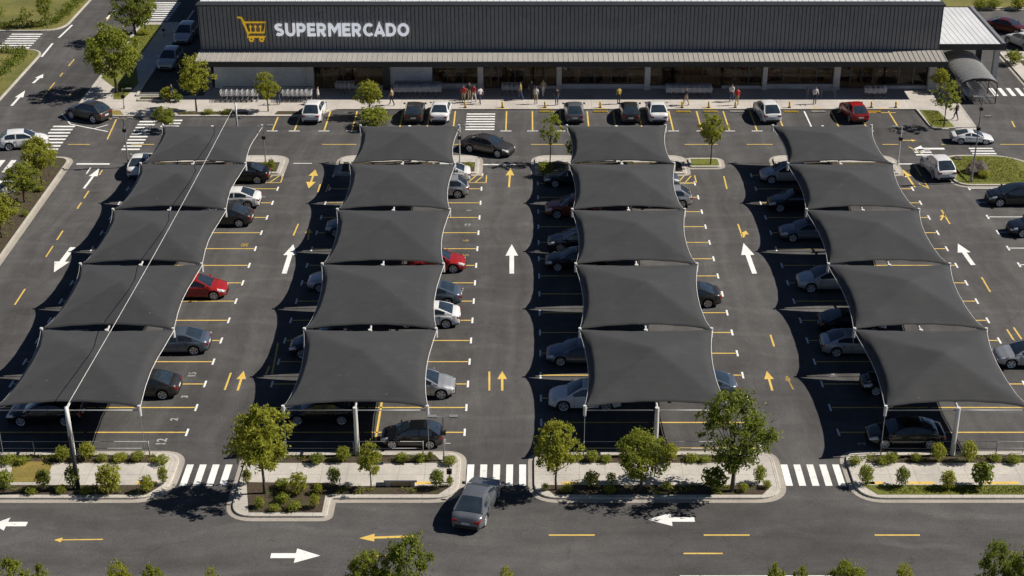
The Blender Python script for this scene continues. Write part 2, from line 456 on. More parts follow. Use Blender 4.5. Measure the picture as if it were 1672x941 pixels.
# side road beside the store (cut into the pavement as an asphalt sheet standing proud of it)
g = MB(); g.sheet([(-37.45, 142.6), (-31.15, 142.6), (-31.15, 171), (-37.45, 171)], .135)
SIDE = tag(g.build('side_road', M['asphalt']), kind='structure')
k = MB(); k.box((-37.55, 156.8, .17), (.22, 28.6, .16)); k.box((-35.4, 142.5, .17), (4.3, .22, .16))
tag(k.build('kerb', M['kerb']), kind='structure')
island('planter', rrect(-37.2, 141.0, -34.6, 142.1, (.2,) * 4, 3), [('planting_bed', M['soil'], None, 0)], h=.26, gutter=False)

# lawns left of the road
island('lawn', rpoly([(-120, 120), (-50.35, 120), (-50.35, 157.4), (-120, 157.4)], [0, 0, 2.5, 0]), [('grass', M['lawn'], None, 0)], gutter=False)
island('lawn', rpoly([(-120, 163.8), (-50.35, 163.8), (-50.1, 230), (-120, 230)], [0, 3.0, 0, 0]), [('grass', M['lawn'], None, 0)], gutter=False)
# mulch strip left
island('mulch_strip', rrect(-43.3, 84, -39.6, 126.7, (.5, .5, 1.4, 1.4)), [('planting_bed', M['soil'], None, 0)])
# lawn island right with rock
island('lawn_island', rpoly([(35.7, 120.3), (46.5, 120.3), (44.4, 123.5), (41.8, 127.1), (36.6, 127.1), (35.5, 125.5)], [1.4, 1.2, 2.0, 2.0, 1.2, 1.0]), [('grass', M['lawn2'], None, 0)])
# pavement at far right
island('right_pavement', rrect(48.9, 139.0, 58, 156.5, (.8, 0, 0, .8)), [('paving', M['plaza'], None, 0), ('planting_bed', M['soil'], [(50.2, 146.5), (53, 146.5), (53, 153.5), (50.2, 153.5)], .012)])
island('back_verge', rrect(47, 172.5, 100, 200, (1, 0, 0, 1)), [('grass', M['lawn'], None, 0)])
# end islands at the back of every canopy block
def end_island(x0, x1, y0=122.9, y1=127.0, name='end_island', bed='soil'):
    return island(name, rrect(x0, y0, x1, y1, (.4, .4, 1.2, 1.2)), [('paving', M['paving'], None, 0),
           ('planting_bed', M[bed], [(x0 + .35, y0 + .35), (x1 - .35, y0 + .35), (x1 - .35, y1 - 1.6), (x0 + .35, y1 - 1.6)], .012)])
end_island(-33.3, -21.0); end_island(-16.2, -4.2); end_island(.6, 13.5)
island('end_island', rrect(13.85, 124.4, 16.6, 126.4, (.3, .5, .5, .3)), [('grass', M['lawn2'], None, 0)])
end_island(21.2, 31.6)

# ------------------------------------------------------------------ markings (painted parts of the lot surface)
ZM = .005
def strip(mb, a, b, w, z=ZM):
    a, b = Vector(a[:2]), Vector(b[:2]); d = (b - a).normalized(); n = Vector((-d.y, d.x)) * w / 2
    mb.add([(*(a - n), z), (*(b - n), z), (*(b + n), z), (*(a + n), z)], [(0, 1, 2, 3)])
def arrow_mark(tip, tail, colr, sw=.26, hw=.95, hl=.42, z=ZM, both=False):
    mb = MB(); a, b = Vector(tip[:2]), Vector(tail[:2]); d = (a - b); L = d.length; d.normalize(); n = Vector((-d.y, d.x))
    h = a - d * (L * hl)
    s0 = b + d * (L * hl) if both else b
    mb.add([(*(s0 - n * sw / 2), z), (*(h - n * sw / 2), z), (*(h + n * sw / 2), z), (*(s0 + n * sw / 2), z)], [(0, 1, 2, 3)])
    mb.add([(*(h - n * hw / 2), z), (*a, z), (*(h + n * hw / 2), z)], [(0, 1, 2)])
    if both: mb.add([(*(s0 + n * hw / 2), z), (*b, z), (*(s0 - n * hw / 2), z)], [(0, 1, 2)])
    return mb.build('lane_arrow', M[colr], LOT)
for tip, tail, c, hw, sw, hl in [
    ((88, 445), (119, 404), 'white_line', 1.15, .42, .42), ((162, 275), (137, 308), 'white_line', .75, .2, .4),
    ((479, 399), (464, 447), 'white_line', 1.0, .36, .38), ((835.6, 399), (835.6, 447), 'white_line', .95, .34, .4),
    ((1214, 397), (1232, 447), 'white_line', 1.0, .36, .4), ((1564, 398), (1589, 433), 'white_line', 1.0, .36, .42),
    ((-12, 856), (44, 856), 'white_line', 1.25, .42, .42), ((523, 907.6), (442, 907.6), 'white_line', 1.3, .44, .5),
    ((1056, 848.6), (1134, 848.6), 'white_line', 1.25, .42, .52), ((71, 121), (54, 136), 'white_line', .8, .25, .45),
    ((41, 148), (19, 173), 'white_line', .8, .25, .45),
    ((398, 606), (388, 638), 'yellow_line', .62, .15, .42), ((820, 606), (820, 638), 'yellow_line', .62, .15, .42),
    ((1252, 606), (1261, 638), 'yellow_line', .62, .15, .42), ((1283, 612), (1295, 636), 'faded_yellow_line', .42, .1, .4),
    ((833.5, 275), (831, 306), 'yellow_line', .72, .16, .38), ((1474, 277), (1494, 306), 'yellow_line', .75, .16, .38),
    ((88, 882), (168, 881), 'yellow_line', .45, .1, .16), ((586, 879), (676, 876), 'yellow_line', .72, .2, .28),
    ((1492, 243), (1542, 243), 'white_line', 1.5, .4, .3), ((1496, 229.5), (1470, 229.5), 'yellow_line', .55, .15, .3),
    ((505, 373), (503, 392), 'yellow_line', .6, .14, .4), ((1218, 377), (1213, 388), 'yellow_line', .7, .2, .5),
    ((1542, 349), (1536, 360), 'yellow_line', .5, .14, .5)]:
    arrow_mark(at(*tip), at(*tail), c, sw, hw, hl)
arrow_mark(at(515, 277), at(504, 308), 'yellow_line', .17, .8, .34, both=True)
# long and dashed lane lines
mb = MB()
def px_line(mb, a, b, w=.12): strip(mb, at(*a), at(*b), w)
for a, b in [((896, 874), (971, 874)), ((1149, 874), (1224, 874)), ((1116, 904), (1180, 904)), ((1428, 874), (1502, 874)),
             ((604, 908), (636, 908)), ((111, 236), (147, 236)), ((214, 236), (252, 236)), ((526, 236), (582, 236)), ((740, 236), (760, 236)),
             ((867, 236), (921, 236)), ((1118, 236), (1172, 236)), ((1219, 236), (1262, 236)), ((1441, 236), (1467, 236)), ((1537, 236), (1576, 236)), ((1633, 236), (1690, 236)),
             ((377, 609), (367, 637)), ((799, 607), (799, 638)), ((1258, 547), (1264, 566)), ((440, 598), (434, 612)), ((454, 560), (444, 612)),
             ((487, 366), (479, 385)), ((1205, 366), (1212, 387)), ((1182, 288), (1187, 309)), ((537, 301), (532, 314)),
             ((1644, 538), (1656, 557)), ((1655, 535), (1668, 554)), ((523, 301), (519, 314)), ((1507, 252), (1484, 240)),
             ((175, 228), (190, 195)), ((1500, 300), (1517, 308)), ((1652, 198), (1657, 208))]:
    px_line(mb, a, b)
for X, segs in ((-36.3, [(278, 286), (312, 324), (331, 341), (377, 392), (402, 420), (472, 498)]),
                (33.25, [(343, 366), (453, 477), (269, 288), (294, 307)]),
                (-46.6, [(26, 34), (40, 47), (97, 108), (119, 125), (135, 148), (150, 162)]), (-44.2, [(38, 44), (150, 158), (62, 68)])):
    for y0, y1 in segs: strip(mb, (X, gy(y0)), (X, gy(y1)), .12)
mb.build('lane_dashes', M['yellow_line'], LOT)
mb = MB()
for a, b, w in [((125, 268), (179, 268), .3), ((479, 267), (509, 267), .12), ((788, 269), (842, 269), .22), ((1466, 268), (1510, 268), .2),
                ((96, 62), (118, 41), .22), ((68, 93), (86, 71), .22), ((174, 31), (190, 14), .22), ((141, 284), (148, 274), .12), ((102, 187), (115, 203), .12), ((115, 203), (176, 215), .14),
                ((155, 210), (176, 204), .12), ((1556, 300), (1575, 304), .2)]: px_line(mb, a, b, w)
strip(mb, (8, 66.95), (16, 66.95), .14)
mb.build('stop_lines', M['white_line'], LOT)
# zebra crossings
def zebra_x(x0, x1, y0, y1, pitch, w, name='zebra_crossing'):     # bars side by side along X
    mb = MB(); x = x0
    while x + w <= x1 + .01: mb.add([(x, y0, ZM), (x + w, y0, ZM), (x + w, y1, ZM), (x, y1, ZM)], [(0, 1, 2, 3)]); x += pitch
    return mb.build(name, M['white_line'], LOT)
def zebra_y(x0, x1, y0, y1, pitch, w, sk=0.0, col_='white_line'):     # bars one behind another along Y
    mb = MB(); y = y0
    while y + w <= y1 + .01: mb.add([(x0, y, ZM), (x1, y - sk, ZM), (x1, y + w - sk, ZM), (x0, y + w, ZM)], [(0, 1, 2, 3)]); y += pitch
    return mb.build('zebra_crossing', M[col_], LOT)
zebra_x(-20.05, -16.9, 75.5, 77.75, .76, .40); zebra_x(-3.55, .25, 75.5, 77.75, .76, .40); zebra_x(14.85, 18.6, 75.5, 77.75, .76, .40)
zebra_y(-5.7, -3.05, 133.6, 138.4, .68, .3)
zebra_y(-43.4, -41.4, 128.6, 134.8, .82, .36); zebra_y(-35.8, -34.2, 128.6, 136.4, .78, .34)
zebra_y(-33.6, -31.9, 133.6, 136.4, .78, .34)
zebra_x(-49.5, -43.7, 123.4, 126.2, .95, .45); zebra_y(-55.6, -52.3, 157.9, 163.4, .8, .36)
zebra_y(-43.2, -39.8, 168, 176, .85, .38); zebra_x(44.9, 54.0, 142.9, 145.2, .85, .4)
zebra_y(38.9, 41.0, 127.6, 129.6, .62, .28); zebra_y(33.9, 35.4, 127.3, 129.3, .62, .3)

# parking bays
BLK = [-26.95, -10.1, 7.55, 25.15]            # centre lines of the four canopy blocks
BAYS = [(-33.2, -20.75), (-16.45, -3.85), (.82, 13.95), (18.9, 31.9)]
def bay_lines(x0, xc, x1, y_first, pitch, n):
    ym, wm = MB(), MB()
    for i in range(n):
        y = y_first + i * pitch
        strip(ym, (x0 + .1, y), (xc - .1, y), .12); strip(ym, (xc + .1, y), (x1 - .1, y), .12)
        for x in (x0, x1): strip(wm, (x, y - .42), (x, y + .42), .13)
    if abs(xc + 10.1) < .1: strip(ym, (xc + .9, y_first - 1.5), (xc + .9, y_first + 4.5), .13)
    ym.build('bay_lines', M['yellow_line'], LOT); wm.build('bay_ticks', M['white_line'], LOT)
for (x0, x1), xc, off in zip(BAYS, BLK, (81.35, 81.35, 79.55, 81.35)):
    bay_lines(x0, xc, x1, off, 2.955, 15)
mb = MB()
for i in range(16): strip(mb, (36.6, 78.5 + i * 2.955), (42.5, 78.5 + i * 2.955), .11); strip(mb, (36.6, 78.1 + i * 2.955), (36.6, 78.9 + i * 2.955), .14)
mb.build('bay_lines', M['white_line'], LOT)
ym, wm = MB(), MB()
TOPX = [-23.2, -21.2, -18.5, -16.0, -14.0, -11.7, -9.2, -6.8, -2.0, .42, 3.0, 5.55, 8.0, 10.4, 13.2, 15.8, 18.3, 20.8, 23.3, 25.9, 28.4, 30.9, 33.8]
for x in TOPX:
    strip(wm if abs(x - 25.9) < .1 else ym, (x, 133.5), (x, 138.6), .13); strip(wm, (x - .5, 133.35), (x + .5, 133.35), .14)
for a in ((31.2, 138.2), (33.0, 138.2)): strip(ym, (a[0], a[1]), (a[0] + 1.4, a[1]), .12)
for i in range(6): strip(ym, (-40.0 + i * .65, 135.9 + .6), (-39.4 + i * .65, 136.8), .12)
for X in (-21.6, -4.4, 13.2):                     # hatched corners by the end islands
    for i in range(3): strip(ym, (X - 1.2 + i * .6, 121.2), (X - .6 + i * .6, 122.6), .1)
    strip(ym, (X - 1.4, 121.1), (X + .9, 121.1), .1); strip(ym, (X + .9, 121.1), (X + .9, 122.7), .1)
ym.build('bay_lines', M['yellow_line'], LOT); wm.build('bay_ticks', M['white_line'], LOT)
# painted numerals in the bays
def numeral(txt, x, y, size, colr, rz):
    cu = bpy.data.curves.new('bay_number', 'FONT'); cu.body = txt; cu.size = size; cu.align_x = 'CENTER'; cu.align_y = 'CENTER'; cu.offset = .02
    cu.materials.append(M['faded_' + colr]); o = bpy.data.objects.new('bay_number', cu); col.objects.link(o); o.parent = LOT
    p = at(x, y); o.location = (p.x, p.y, ZM + .002); o.rotation_euler = (0, 0, rz)
for t, x, y, s, c in [('12', 264, 722, 1.15, 'white_line'), ('2', 285, 685, .9, 'white_line'), ('3', 302, 648, .8, 'white_line'), ('15', 314, 612, .95, 'white_line'), ('13', 341, 545, .8, 'white_line'),
                      ('50', 400, 400, 1.0, 'yellow_line'), ('12', 764, 368, .85, 'white_line'), ('6', 761, 393, .9, 'yellow_line'), ('5', 761, 417, .9, 'yellow_line'), ('4', 766, 344, .7, 'white_line'),
                      ('13', 752, 473, .9, 'white_line'), ('19', 730, 722, .9, 'white_line'), ('8', 1188, 612, .9, 'white_line'), ('2', 1407, 725, .9, 'white_line'), ('14', 1361, 613, .9, 'white_line'), ('4', 1117, 300, .8, 'white_line'), ('0', 430, 322, .7, 'white_line')]:
    numeral(t, x, y, s * .72, c, R(90))
# ------------------------------------------------------------------ shade canopies
CY_ = [78.8, 88.55, 98.25, 107.8, 117.1, 125.8]
ZC = 3.3; HW = 4.22
def canopy_parts(length, seed):
    rnd = random.Random(seed)
    N = 36; US = [-1, -.957, -.925, -.905] + [-.88 + 1.76 * q / 28 for q in range(29)] + [.905, .925, .957, 1]; hl = length / 2 - .06; vs = []; fs = []
    rise = 1.12; sx, sy = .40, .44
    j1, j2 = rnd.uniform(-.09, .09), rnd.uniform(-.09, .09); rise *= rnd.uniform(.86, 1.1); ph = rnd.uniform(0, 6)
    for i in range(N + 1):
        v = -1 + 2 * i / N
        for j in range(N + 1):
            u = US[j]
            x = u * (HW - sx * (1 - v * v)); y = v * (hl - sy * (1 - u * u))
            m = (abs(u + j1 * (1 - u * u)) ** 26 + abs(v + j2 * (1 - v * v)) ** 26) ** (1 / 26.0)
            f = max(0.0, 1 - m) ** 1.12
            z = ZC + rise * f + .12 * (1 - (u * v) ** 2) * (1 - f)
            e_ = max(0.0, (abs(u) - .90) / .10); z -= .34 * e_ * (1 - v ** 4) + (.02 if abs(abs(u) - .905) < .012 and abs(v) < .93 else 0)
            z += .022 * math.sin(7 * (u * .8 + v * .5) + ph) * math.sin(4 * v - 3 * u + ph) * min(1, f * 3 + .2)
            z += .012 * math.sin(5 * u * math.pi + 2 * v) * abs(v) ** 3 + .012 * math.sin(5 * v * math.pi + 2 * u) * abs(u) ** 3
            vs.append((x, y + length / 2, z))
    for i in range(N):
        for j in range(N):
            a = i * (N + 1) + j; fs.append((a, a + 1, a + N + 2, a + N + 1))
    mb = MB(); mb.add(vs, fs)
    return mb, N
def canopy(bx, k, label, last):
    y0 = CY_[k]; L = CY_[k + 1] - y0
    root = thing('shade_canopy', label, 'shade canopy', (bx, y0, 0), 0, 'dark shade canopies over the parking bays')
    mb, N = canopy_parts(L, k * 7 + int(bx)); fab = mb.build('fabric', M['fabric'], root, smooth=True)
    so = fab.modifiers.new('thick', 'SOLIDIFY'); so.thickness = .012; so.offset = -1
    V = mb.v; W = N + 1
    for s, j in ((-1, 0), (1, N)):
        e = MB(); pts = [(V[i * W + j][0] + s * .035, V[i * W + j][1], V[i * W + j][2] - .05) for i in range(W)]
        e.tube(pts, .026, 6); e.build('edge_tube', M['steel_white'], root, smooth=True)
        h = MB(); pts = [(V[i * W + j][0] - s * .30 * (1 - ((i - N / 2) / (N / 2)) ** 4), V[i * W + j][1], V[i * W + j][2] + .035) for i in range(1, W - 1)]
        # sewn hem of the cable pocket, a raised fold following the edge
        h.tube(pts, .018, 4); h.build('hem', M['fabric'], root)
    # front and back edge webbing
    for r_ in (0, N):
        e = MB(); pts = [(V[r_ * W + j][0], V[r_ * W + j][1], V[r_ * W + j][2] - .02) for j in range(W)]
        e.tube(pts, .02, 5); e.build('edge_webbing', M['fabric'], root)
    rows = [0, L] if last else [0]
    for yy in rows:
        p = MB(); p.tube([(0, yy - .15, 0), (0, yy - .15, 3.36)], [.155, .125], 14); p.tube([(0, yy - .15, 0), (0, yy - .15, .06)], .3, 12)
        p.build('post', M['steel_white'], root, smooth=False)
        smooth_by_angle(root.children[-1])
        b = MB(); b.tube([(-HW, yy, 3.08), (HW, yy, 3.08)], .035, 8); b.build('beam', M['steel_grey'], root, smooth=True)
        for s in (-1, 1):
            c = MB(); c.tube([(s * HW, yy, 2.72), (s * HW, yy, 3.40)], .10, 10); c.build('corner_post', M['steel_white'], root); smooth_by_angle(root.children[-1])
            t = MB(); t.tube([(s * HW, yy, 3.2), (s * (HW - .5), yy + .35, 3.14)], .03, 6); t.build('brace', M['steel_white'], root)
        if k == 0 and yy == 0:
            for s in (-1, 1):
                t = MB(); t.tube([(s * HW, yy - .0, .02), (s * HW, yy, 2.75)], .022, 6); t.build('tie_rod', M['steel_grey'], root)
    st = MB(); st.tube([(0, -.15, 3.22), (0, L / 2, 3.55), (0, L - .15, 3.1)], .07, 8); st.tube([(0, L / 2, 3.5), (0, L / 2, ZC + .86)], .05, 8)
    st.build('ridge_strut', M['steel_white'], root, smooth=True)
ORD = ['front', 'second', 'third', 'fourth', 'back']
ROWN = ['leftmost row', 'second row from the left', 'third row from the left', 'rightmost row']
for b in range(4):
    for k in range(5):
        nm = {0: 'nearest the front footway', 1: 'second from the front', 2: 'middle one', 3: 'second from the store', 4: 'nearest the store'}[k]
        canopy(BLK[b], k, 'dark grey shade canopy, %s in the %s' % (nm, ROWN[b]), k == 4)
# cable masts with the line above the leftmost row
pf = Vector((-25.7, 74.95, 5.55)); pr = Vector((-25.0, 126.6, 5.0))
m = thing('cable_mast', 'tall grey mast in the front planting bed carrying the white overhead cable', 'mast', (pf.x, pf.y, .13))
k = MB(); k.tube([(0, 0, 0), (0, 0, 3.6)], [.13, .11], 12); k.build('lower_shaft', M['steel_dark'], m, smooth=True)
k = MB(); k.tube([(0, 0, 3.6), (0, 0, 5.45)], [.115, .10], 12); k.build('upper_shaft', M['steel_white'], m, smooth=True)
k = MB(); k.tube([(0, 0, 5.42)] + [tuple((pf + (pr - pf) * t) - Vector((pf.x, pf.y, .13)) + Vector((0, 0  , -.35 * math.sin(math.pi * t)))) for t in [i / 12 for i in range(1, 13)]], .019, 6)
k.build('cable', M['steel_white'], m, smooth=True)
m = thing('cable_mast', 'grey mast behind the leftmost canopies where the overhead cable ends', 'mast', (pr.x, pr.y, .12))
k = MB(); k.tube([(0, 0, 0), (0, 0, 5.0)], [.11, .08], 10); k.build('shaft', M['steel_grey'], m, smooth=True)

# ------------------------------------------------------------------ supermarket
YF, YW = 144.7, 144.9
XL, XR = -31.4, 39.5
sm = thing('supermarket', 'long charcoal supermarket with ribbed upper wall, beige awning and white metal roof', 'building', (0, 0, 0))
k = MB(); k.box(((XL + XR) / 2, YF + .6, 6.15), (XR - XL, 1.2, 4.5)); 
nr = 186
for i in range(nr + 1):
    x = XL + .1 + (XR - XL - .2) * i / nr; k.box((x, YF - .022, 6.12), (.048, .032, 4.3), 0, 1)
k.build('cladding', [M['cladding'], M['fascia']], sm)
k = MB(); k.box(((XL + XR) / 2, YF + .45, 8.43), (XR - XL + .24, 1.3, .12)); k.box(((XL + XR) / 2, YF - .06, 3.98), (XR - XL, .12, .14))
k.build('coping', M['fascia'], sm)
k = MB(); k.box(((XL + XR) / 2, 166.1, 8.25), (XR - XL, 40.0, .3))
for i in range(119): k.box((XL + .3 + i * .592, 166.1, 8.415), (.05, 39.9, .03))
roof = k.build('roof', M['roof_white'], sm)
for x in (-14.1, 33.5):
    k = MB(); k.box((x, 150.0, 8.52), (1.7, 7.0, .12)); k.build('roof_shade_panel', M['roof_shade_panel'], roof)  # bluish panel laid where the roof only lies in shade
k = MB(); k.box((XL + .4, 165.5, 4.1), (.6, 40.8, 8.2)); k.box((XR - .4, 165.5, 4.1), (.6, 40.8, 8.2)); k.box(((XL + XR) / 2, 186, 4.1), (XR - XL, .4, 8.2))
k.build('wall', M['cladding'], sm)
# awning: sloped beige sheet with seams, dark fascia
AX0, AX1, AY0, AZ0, AZ1 = -31.55, 39.75, 142.0, 3.74, 4.03
k = MB()
k.add([(AX0, AY0, AZ0), (AX1, AY0, AZ0), (AX1, YF - .13, AZ1), (AX0, YF - .13, AZ1), (AX0, AY0, AZ0 - .05), (AX1, AY0, AZ0 - .05), (AX1, YF - .13, AZ1 - .1), (AX0, YF - .13, AZ1 - .1)],
      [(0, 1, 2, 3), (7, 6, 5, 4), (0, 4, 5, 1), (1, 5, 6, 2), (3, 7, 4, 0)])
for i in range(150):
    x = AX0 + .1 + i * (AX1 - AX0 - .2) / 149
    k.tube([(x, AY0 + .01, AZ0 + .02), (x, YF - .14, AZ1 + .02)], .028, 4)
aw = k.build('awning', M['awning'], sm)
k = MB(); k.box(((AX0 + AX1) / 2, AY0 - .05, 3.47), (AX1 - AX0 + .1, .1, .50)); k.box((AX0 - .01, 143.3, 3.5), (.08, 2.6, .44)); k.box((AX1 + .01, 143.3, 3.5), (.08, 2.6, .44))
k.build('fascia', M['fascia'], aw)
k = MB(); k.box(((AX0 + AX1) / 2, 143.35, 3.24), (AX1 - AX0 - .1, 2.55, .04)); k.build('soffit', M['fascia'], aw)
def fx(x): return (x - 862) / 16.9
k = MB(); k.box(((fx(348) + fx(1529)) / 2, YW + 4.6, 1.72), (fx(1529) - fx(348), .3, 3.2)); k.box(((fx(348) + fx(1529)) / 2, YW + 2.2, 3.32), (fx(1529) - fx(348), 4.6, .1)); k.build('inner_wall', M['fascia'], sm)
sh_r = random.Random(8)
for a_, b_ in ((512, 625), (706, 780), (789, 1362), (1372, 1517)):      # shop floor behind the glazing: back wall, shelves of goods, unseen glowing strips added to brighten it
    xa, xb = fx(a_), fx(b_)
    k = MB(); k.box(((xa + xb) / 2, YW + 4.0, 1.7), (xb - xa, .2, 3.2)); k.build('shop_wall', M['interior'], sm)
    k = MB(); k.box(((xa + xb) / 2, YW + 2.0, .10), (xb - xa, 4.0, .06)); k.build('shop_floor', M['gutter'], sm)
    k = MB(); x = xa + .5
    while x < xb - 1.2:
        w_ = sh_r.uniform(.8, 2.2)
        if sh_r.random() < .75:
            hgt = sh_r.uniform(1.1, 2.0); yy = YW + sh_r.uniform(1.0, 2.6)
            for lev in range(int(hgt / .38)):
                xx = x
                while xx < x + w_ - .1:
                    ww = sh_r.uniform(.12, .35); k.box((xx + ww / 2, yy, .32 + lev * .38), (ww * .92, .4, sh_r.uniform(.2, .33)), 0, sh_r.choice((0, 0, 1, 2, 3, 4))); xx += ww
        x += w_ + sh_r.uniform(.3, 1.0)
    k.build('shelf_goods', [M['render_wall'], M['red'], M['yellow'], M['fascia'], M['interior']], sm)
    k = MB(); x = xa + 1.0
    while x < xb - .8: k.box((x, YW + 1.9, 3.12), (1.2, .14, .05)); x += 3.4
    k.build('fill_strip', M['shop_lamp'], sm)
def wallp(x0, x1, mat='render_wall', name='wall'):
    k = MB(); k.box(((fx(x0) + fx(x1)) / 2, YW + .1, 1.68), (fx(x1) - fx(x0), .3, 3.1)); k.build(name, M[mat], sm)
def colp(x0, x1, mat='column'):
    k = MB(); k.box(((fx(x0) + fx(x1)) / 2, YW - .25, 1.68), (fx(x1) - fx(x0), .7, 3.1)); k.box(((fx(x0) + fx(x1)) / 2, YW - .25, .25), (fx(x1) - fx(x0) + .1, .8, .26)); k.build('column', M[mat], sm)
def winp(x0, x1, panes, name='window', sill=.55, trans=None):
    a, b = fx(x0), fx(x1); k = MB()
    zb = .15 + sill
    for i in range(panes + 1): k.box((a + (b - a) * i / panes, YW - .02, (zb + 3.2) / 2), (.09, .12, 3.2 - zb))
    k.box(((a + b) / 2, YW - .02, 3.18), (b - a, .12, .1)); k.box(((a + b) / 2, YW - .02, zb), (b - a, .14, .1))
    if trans: k.box(((a + b) / 2, YW - .02, trans), (b - a, .11, .07))
    f = k.build(name, M['mullion'], sm)
    g_ = MB(); g_.box(((a + b) / 2, YW + .03, (zb + 3.2) / 2), (b - a - .02, .03, 3.2 - zb)); g_.build('pane', M['shop_glass'], f)
    if sill > .1:
        s_ = MB(); s_.box(((a + b) / 2, YW - .05, .13 + sill / 2 - .02), (b - a, .34, sill)); s_.build('sill', M['column'], f)
wallp(348, 501); colp(501, 512); winp(512, 575, 4, 'door', .02, 2.3); winp(575, 625, 2, 'window', .3); colp(625, 636, 'fascia'); wallp(636, 706)
winp(706, 780, 3, 'window', .5, 2.2); colp(780, 789); winp(789, 826, 3, 'door', .02, 2.4); winp(826, 871, 3, 'door', .02, 2.4); winp(871, 909, 2, 'window', .3); colp(909, 917)
winp(917, 1053, 5, 'window', .45, 2.2); colp(1053, 1062); winp(1062, 1099, 2, 'window', .3, 2.3); winp(1099, 1180, 5, 'door', .02, 2.4); winp(1180, 1246, 3, 'window', .3); colp(1246, 1253)
winp(1253, 1362, 4, 'window', .45, 2.2); colp(1362, 1372); winp(1372, 1446, 4, 'door', .02, 2.4); winp(1446, 1517, 3, 'window', .3); colp(1517, 1529)
# sign: raised letters and trolley emblem
sg = thing('store_sign', 'raised white SUPERMERCADO lettering on the charcoal wall', 'sign', (0, YF - .06, 0))
def ribbon(mb, pts, w, z0, z1, closed=False):
    """flat extruded stroke with mitred corners in the x-z plane, front at y=-z1"""
    pts = [p for i, p in enumerate(pts) if i == 0 or (Vector(p) - Vector(pts[i - 1])).length > 1e-3]
    n = len(pts); Lf, Rt = [], []
    for i in range(n):
        p = Vector(pts[i])
        a = Vector(pts[i - 1]) if (i > 0 or closed) else None
        b = Vector(pts[(i + 1) % n]) if (i < n - 1 or closed) else None
        d1 = (p - a).normalized() if a is not None else None; d2 = (b - p).normalized() if b is not None else None
        d1 = d1 if d1 is not None else d2; d2 = d2 if d2 is not None else d1
        n1, n2 = Vector((-d1.y, d1.x)), Vector((-d2.y, d2.x)); m = (n1 + n2).normalized(); k = w / 2 / max(.45, m.dot(n1))
        Lf.append(p + m * k); Rt.append(p - m * k)
    vs = [(p.x, -z1, p.y) for p in Lf] + [(p.x, -z1, p.y) for p in Rt] + [(p.x, -z0, p.y) for p in Lf] + [(p.x, -z0, p.y) for p in Rt]
    fs = []
    for i in range(n if closed else n - 1):
        j = (i + 1) % n
        fs += [(i, n + i, n + j, j), (i, j, 2 * n + j, 2 * n + i), (n + i, 3 * n + i, 3 * n + j, n + j)]
    if not closed: fs += [(0, 2 * n, 3 * n, n), (n - 1, 2 * n - 1, 4 * n - 1, 3 * n - 1)]
    mb.add(vs, fs)
def arc(cx, cy, rx, ry, a0, a1, n=10):
    return [(cx + rx * math.cos(R(a0 + (a1 - a0) * i / n)), cy + ry * math.sin(R(a0 + (a1 - a0) * i / n))) for i in range(n + 1)]
SW = .205; q = SW / 2
LET = {   # strokes per letter in a box one cap-height tall, and the letter's width
 'S': (.74, [(arc(.37, .735, .25, .145, 35, 180, 10) + arc(.37, .735, .25, .225, 180, 268, 4) + arc(.37, .275, .25, .225, 88, 0, 4) + arc(.37, .275, .25, .152, 0, -148, 10), 0)]),
 'U': (.78, [([(q, 1)] + arc(.39, .39, .39 - q, .39 - q, 180, 360, 12) + [(.78 - q, 1)], 0)]),
 'P': (.72, [([(q, 0), (q, 1)], 0), ([(SW, 1 - q)] + arc(.40, .655, .2, .345 - q, 90, -90, 10) + [(SW, .31 + q)], 0)]),
 'E': (.64, [([(q, 0), (q, 1)], 0), ([(SW, 1 - q), (.63, 1 - q)], 0), ([(SW, .5), (.58, .5)], 0), ([(SW, q), (.64, q)], 0)]),
 'R': (.76, [([(q, 0), (q, 1)], 0), ([(SW, 1 - q)] + arc(.41, .665, .2, .335 - q, 90, -90, 10) + [(SW, .33 + q)], 0), ([(.38, .36), (.62, 0)], .004)]),
 'M': (1.0, [([(q, 0), (q, 1)], 0), ([(1 - q, 0), (1 - q, 1)], 0), ([(SW - .03, .93), (.5, .40), (1 - SW + .03, .93)], .004)]),
 'C': (.78, [(arc(.46, .5, .46 - q, .5 - q, 48, 312, 18), 0)]),
 'A': (.90, [([(.11, 0), (.45, .93), (.79, 0)], 0), ([(.26, .27), (.64, .27)], .004)]),
 'D': (.80, [([(q, 0), (q, 1)], 0), ([(SW, 1 - q)] + arc(.36, .5, .44 - q, .5 - q, 90, -90, 14) + [(SW, q)], 0)]),
 'O': (.92, [(arc(.46, .5, .46 - q, .5 - q, 0, 345, 23), 1)]),
}
word = 'SUPERMERCADO'; gap = .115
X0, X1 = (447 - 862) / 17.16, (667.5 - 862) / 17.16
KERN = {'C': -.07, 'A': -.05, 'R': .02}
kx = (X1 - X0) / (sum(LET[c][0] + KERN.get(c, 0) for c in word) + gap * (len(word) - 1)); x = X0; KZ = 1.27
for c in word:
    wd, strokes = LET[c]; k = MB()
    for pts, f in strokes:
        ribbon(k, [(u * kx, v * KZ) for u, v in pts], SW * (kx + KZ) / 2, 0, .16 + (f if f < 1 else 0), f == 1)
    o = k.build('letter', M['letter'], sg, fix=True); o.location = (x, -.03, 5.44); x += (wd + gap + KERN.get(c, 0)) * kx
lg = thing('trolley_sign', 'yellow shopping trolley emblem left of the white lettering', 'sign', (0, YF - .17, 0))
def lp(px, py):
    w = (py - CY) / F; z = CAMH - YF * (SP + w * CP) / (CP - w * SP)
    return ((px - 862) / 17.16, 0, z)
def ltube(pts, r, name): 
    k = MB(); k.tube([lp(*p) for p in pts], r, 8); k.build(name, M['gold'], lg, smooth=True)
ltube([(388, 27.5), (394.5, 28.5), (397.5, 36), (403.5, 55), (401.5, 59.5), (431, 59.5)], .10, 'handle_frame')
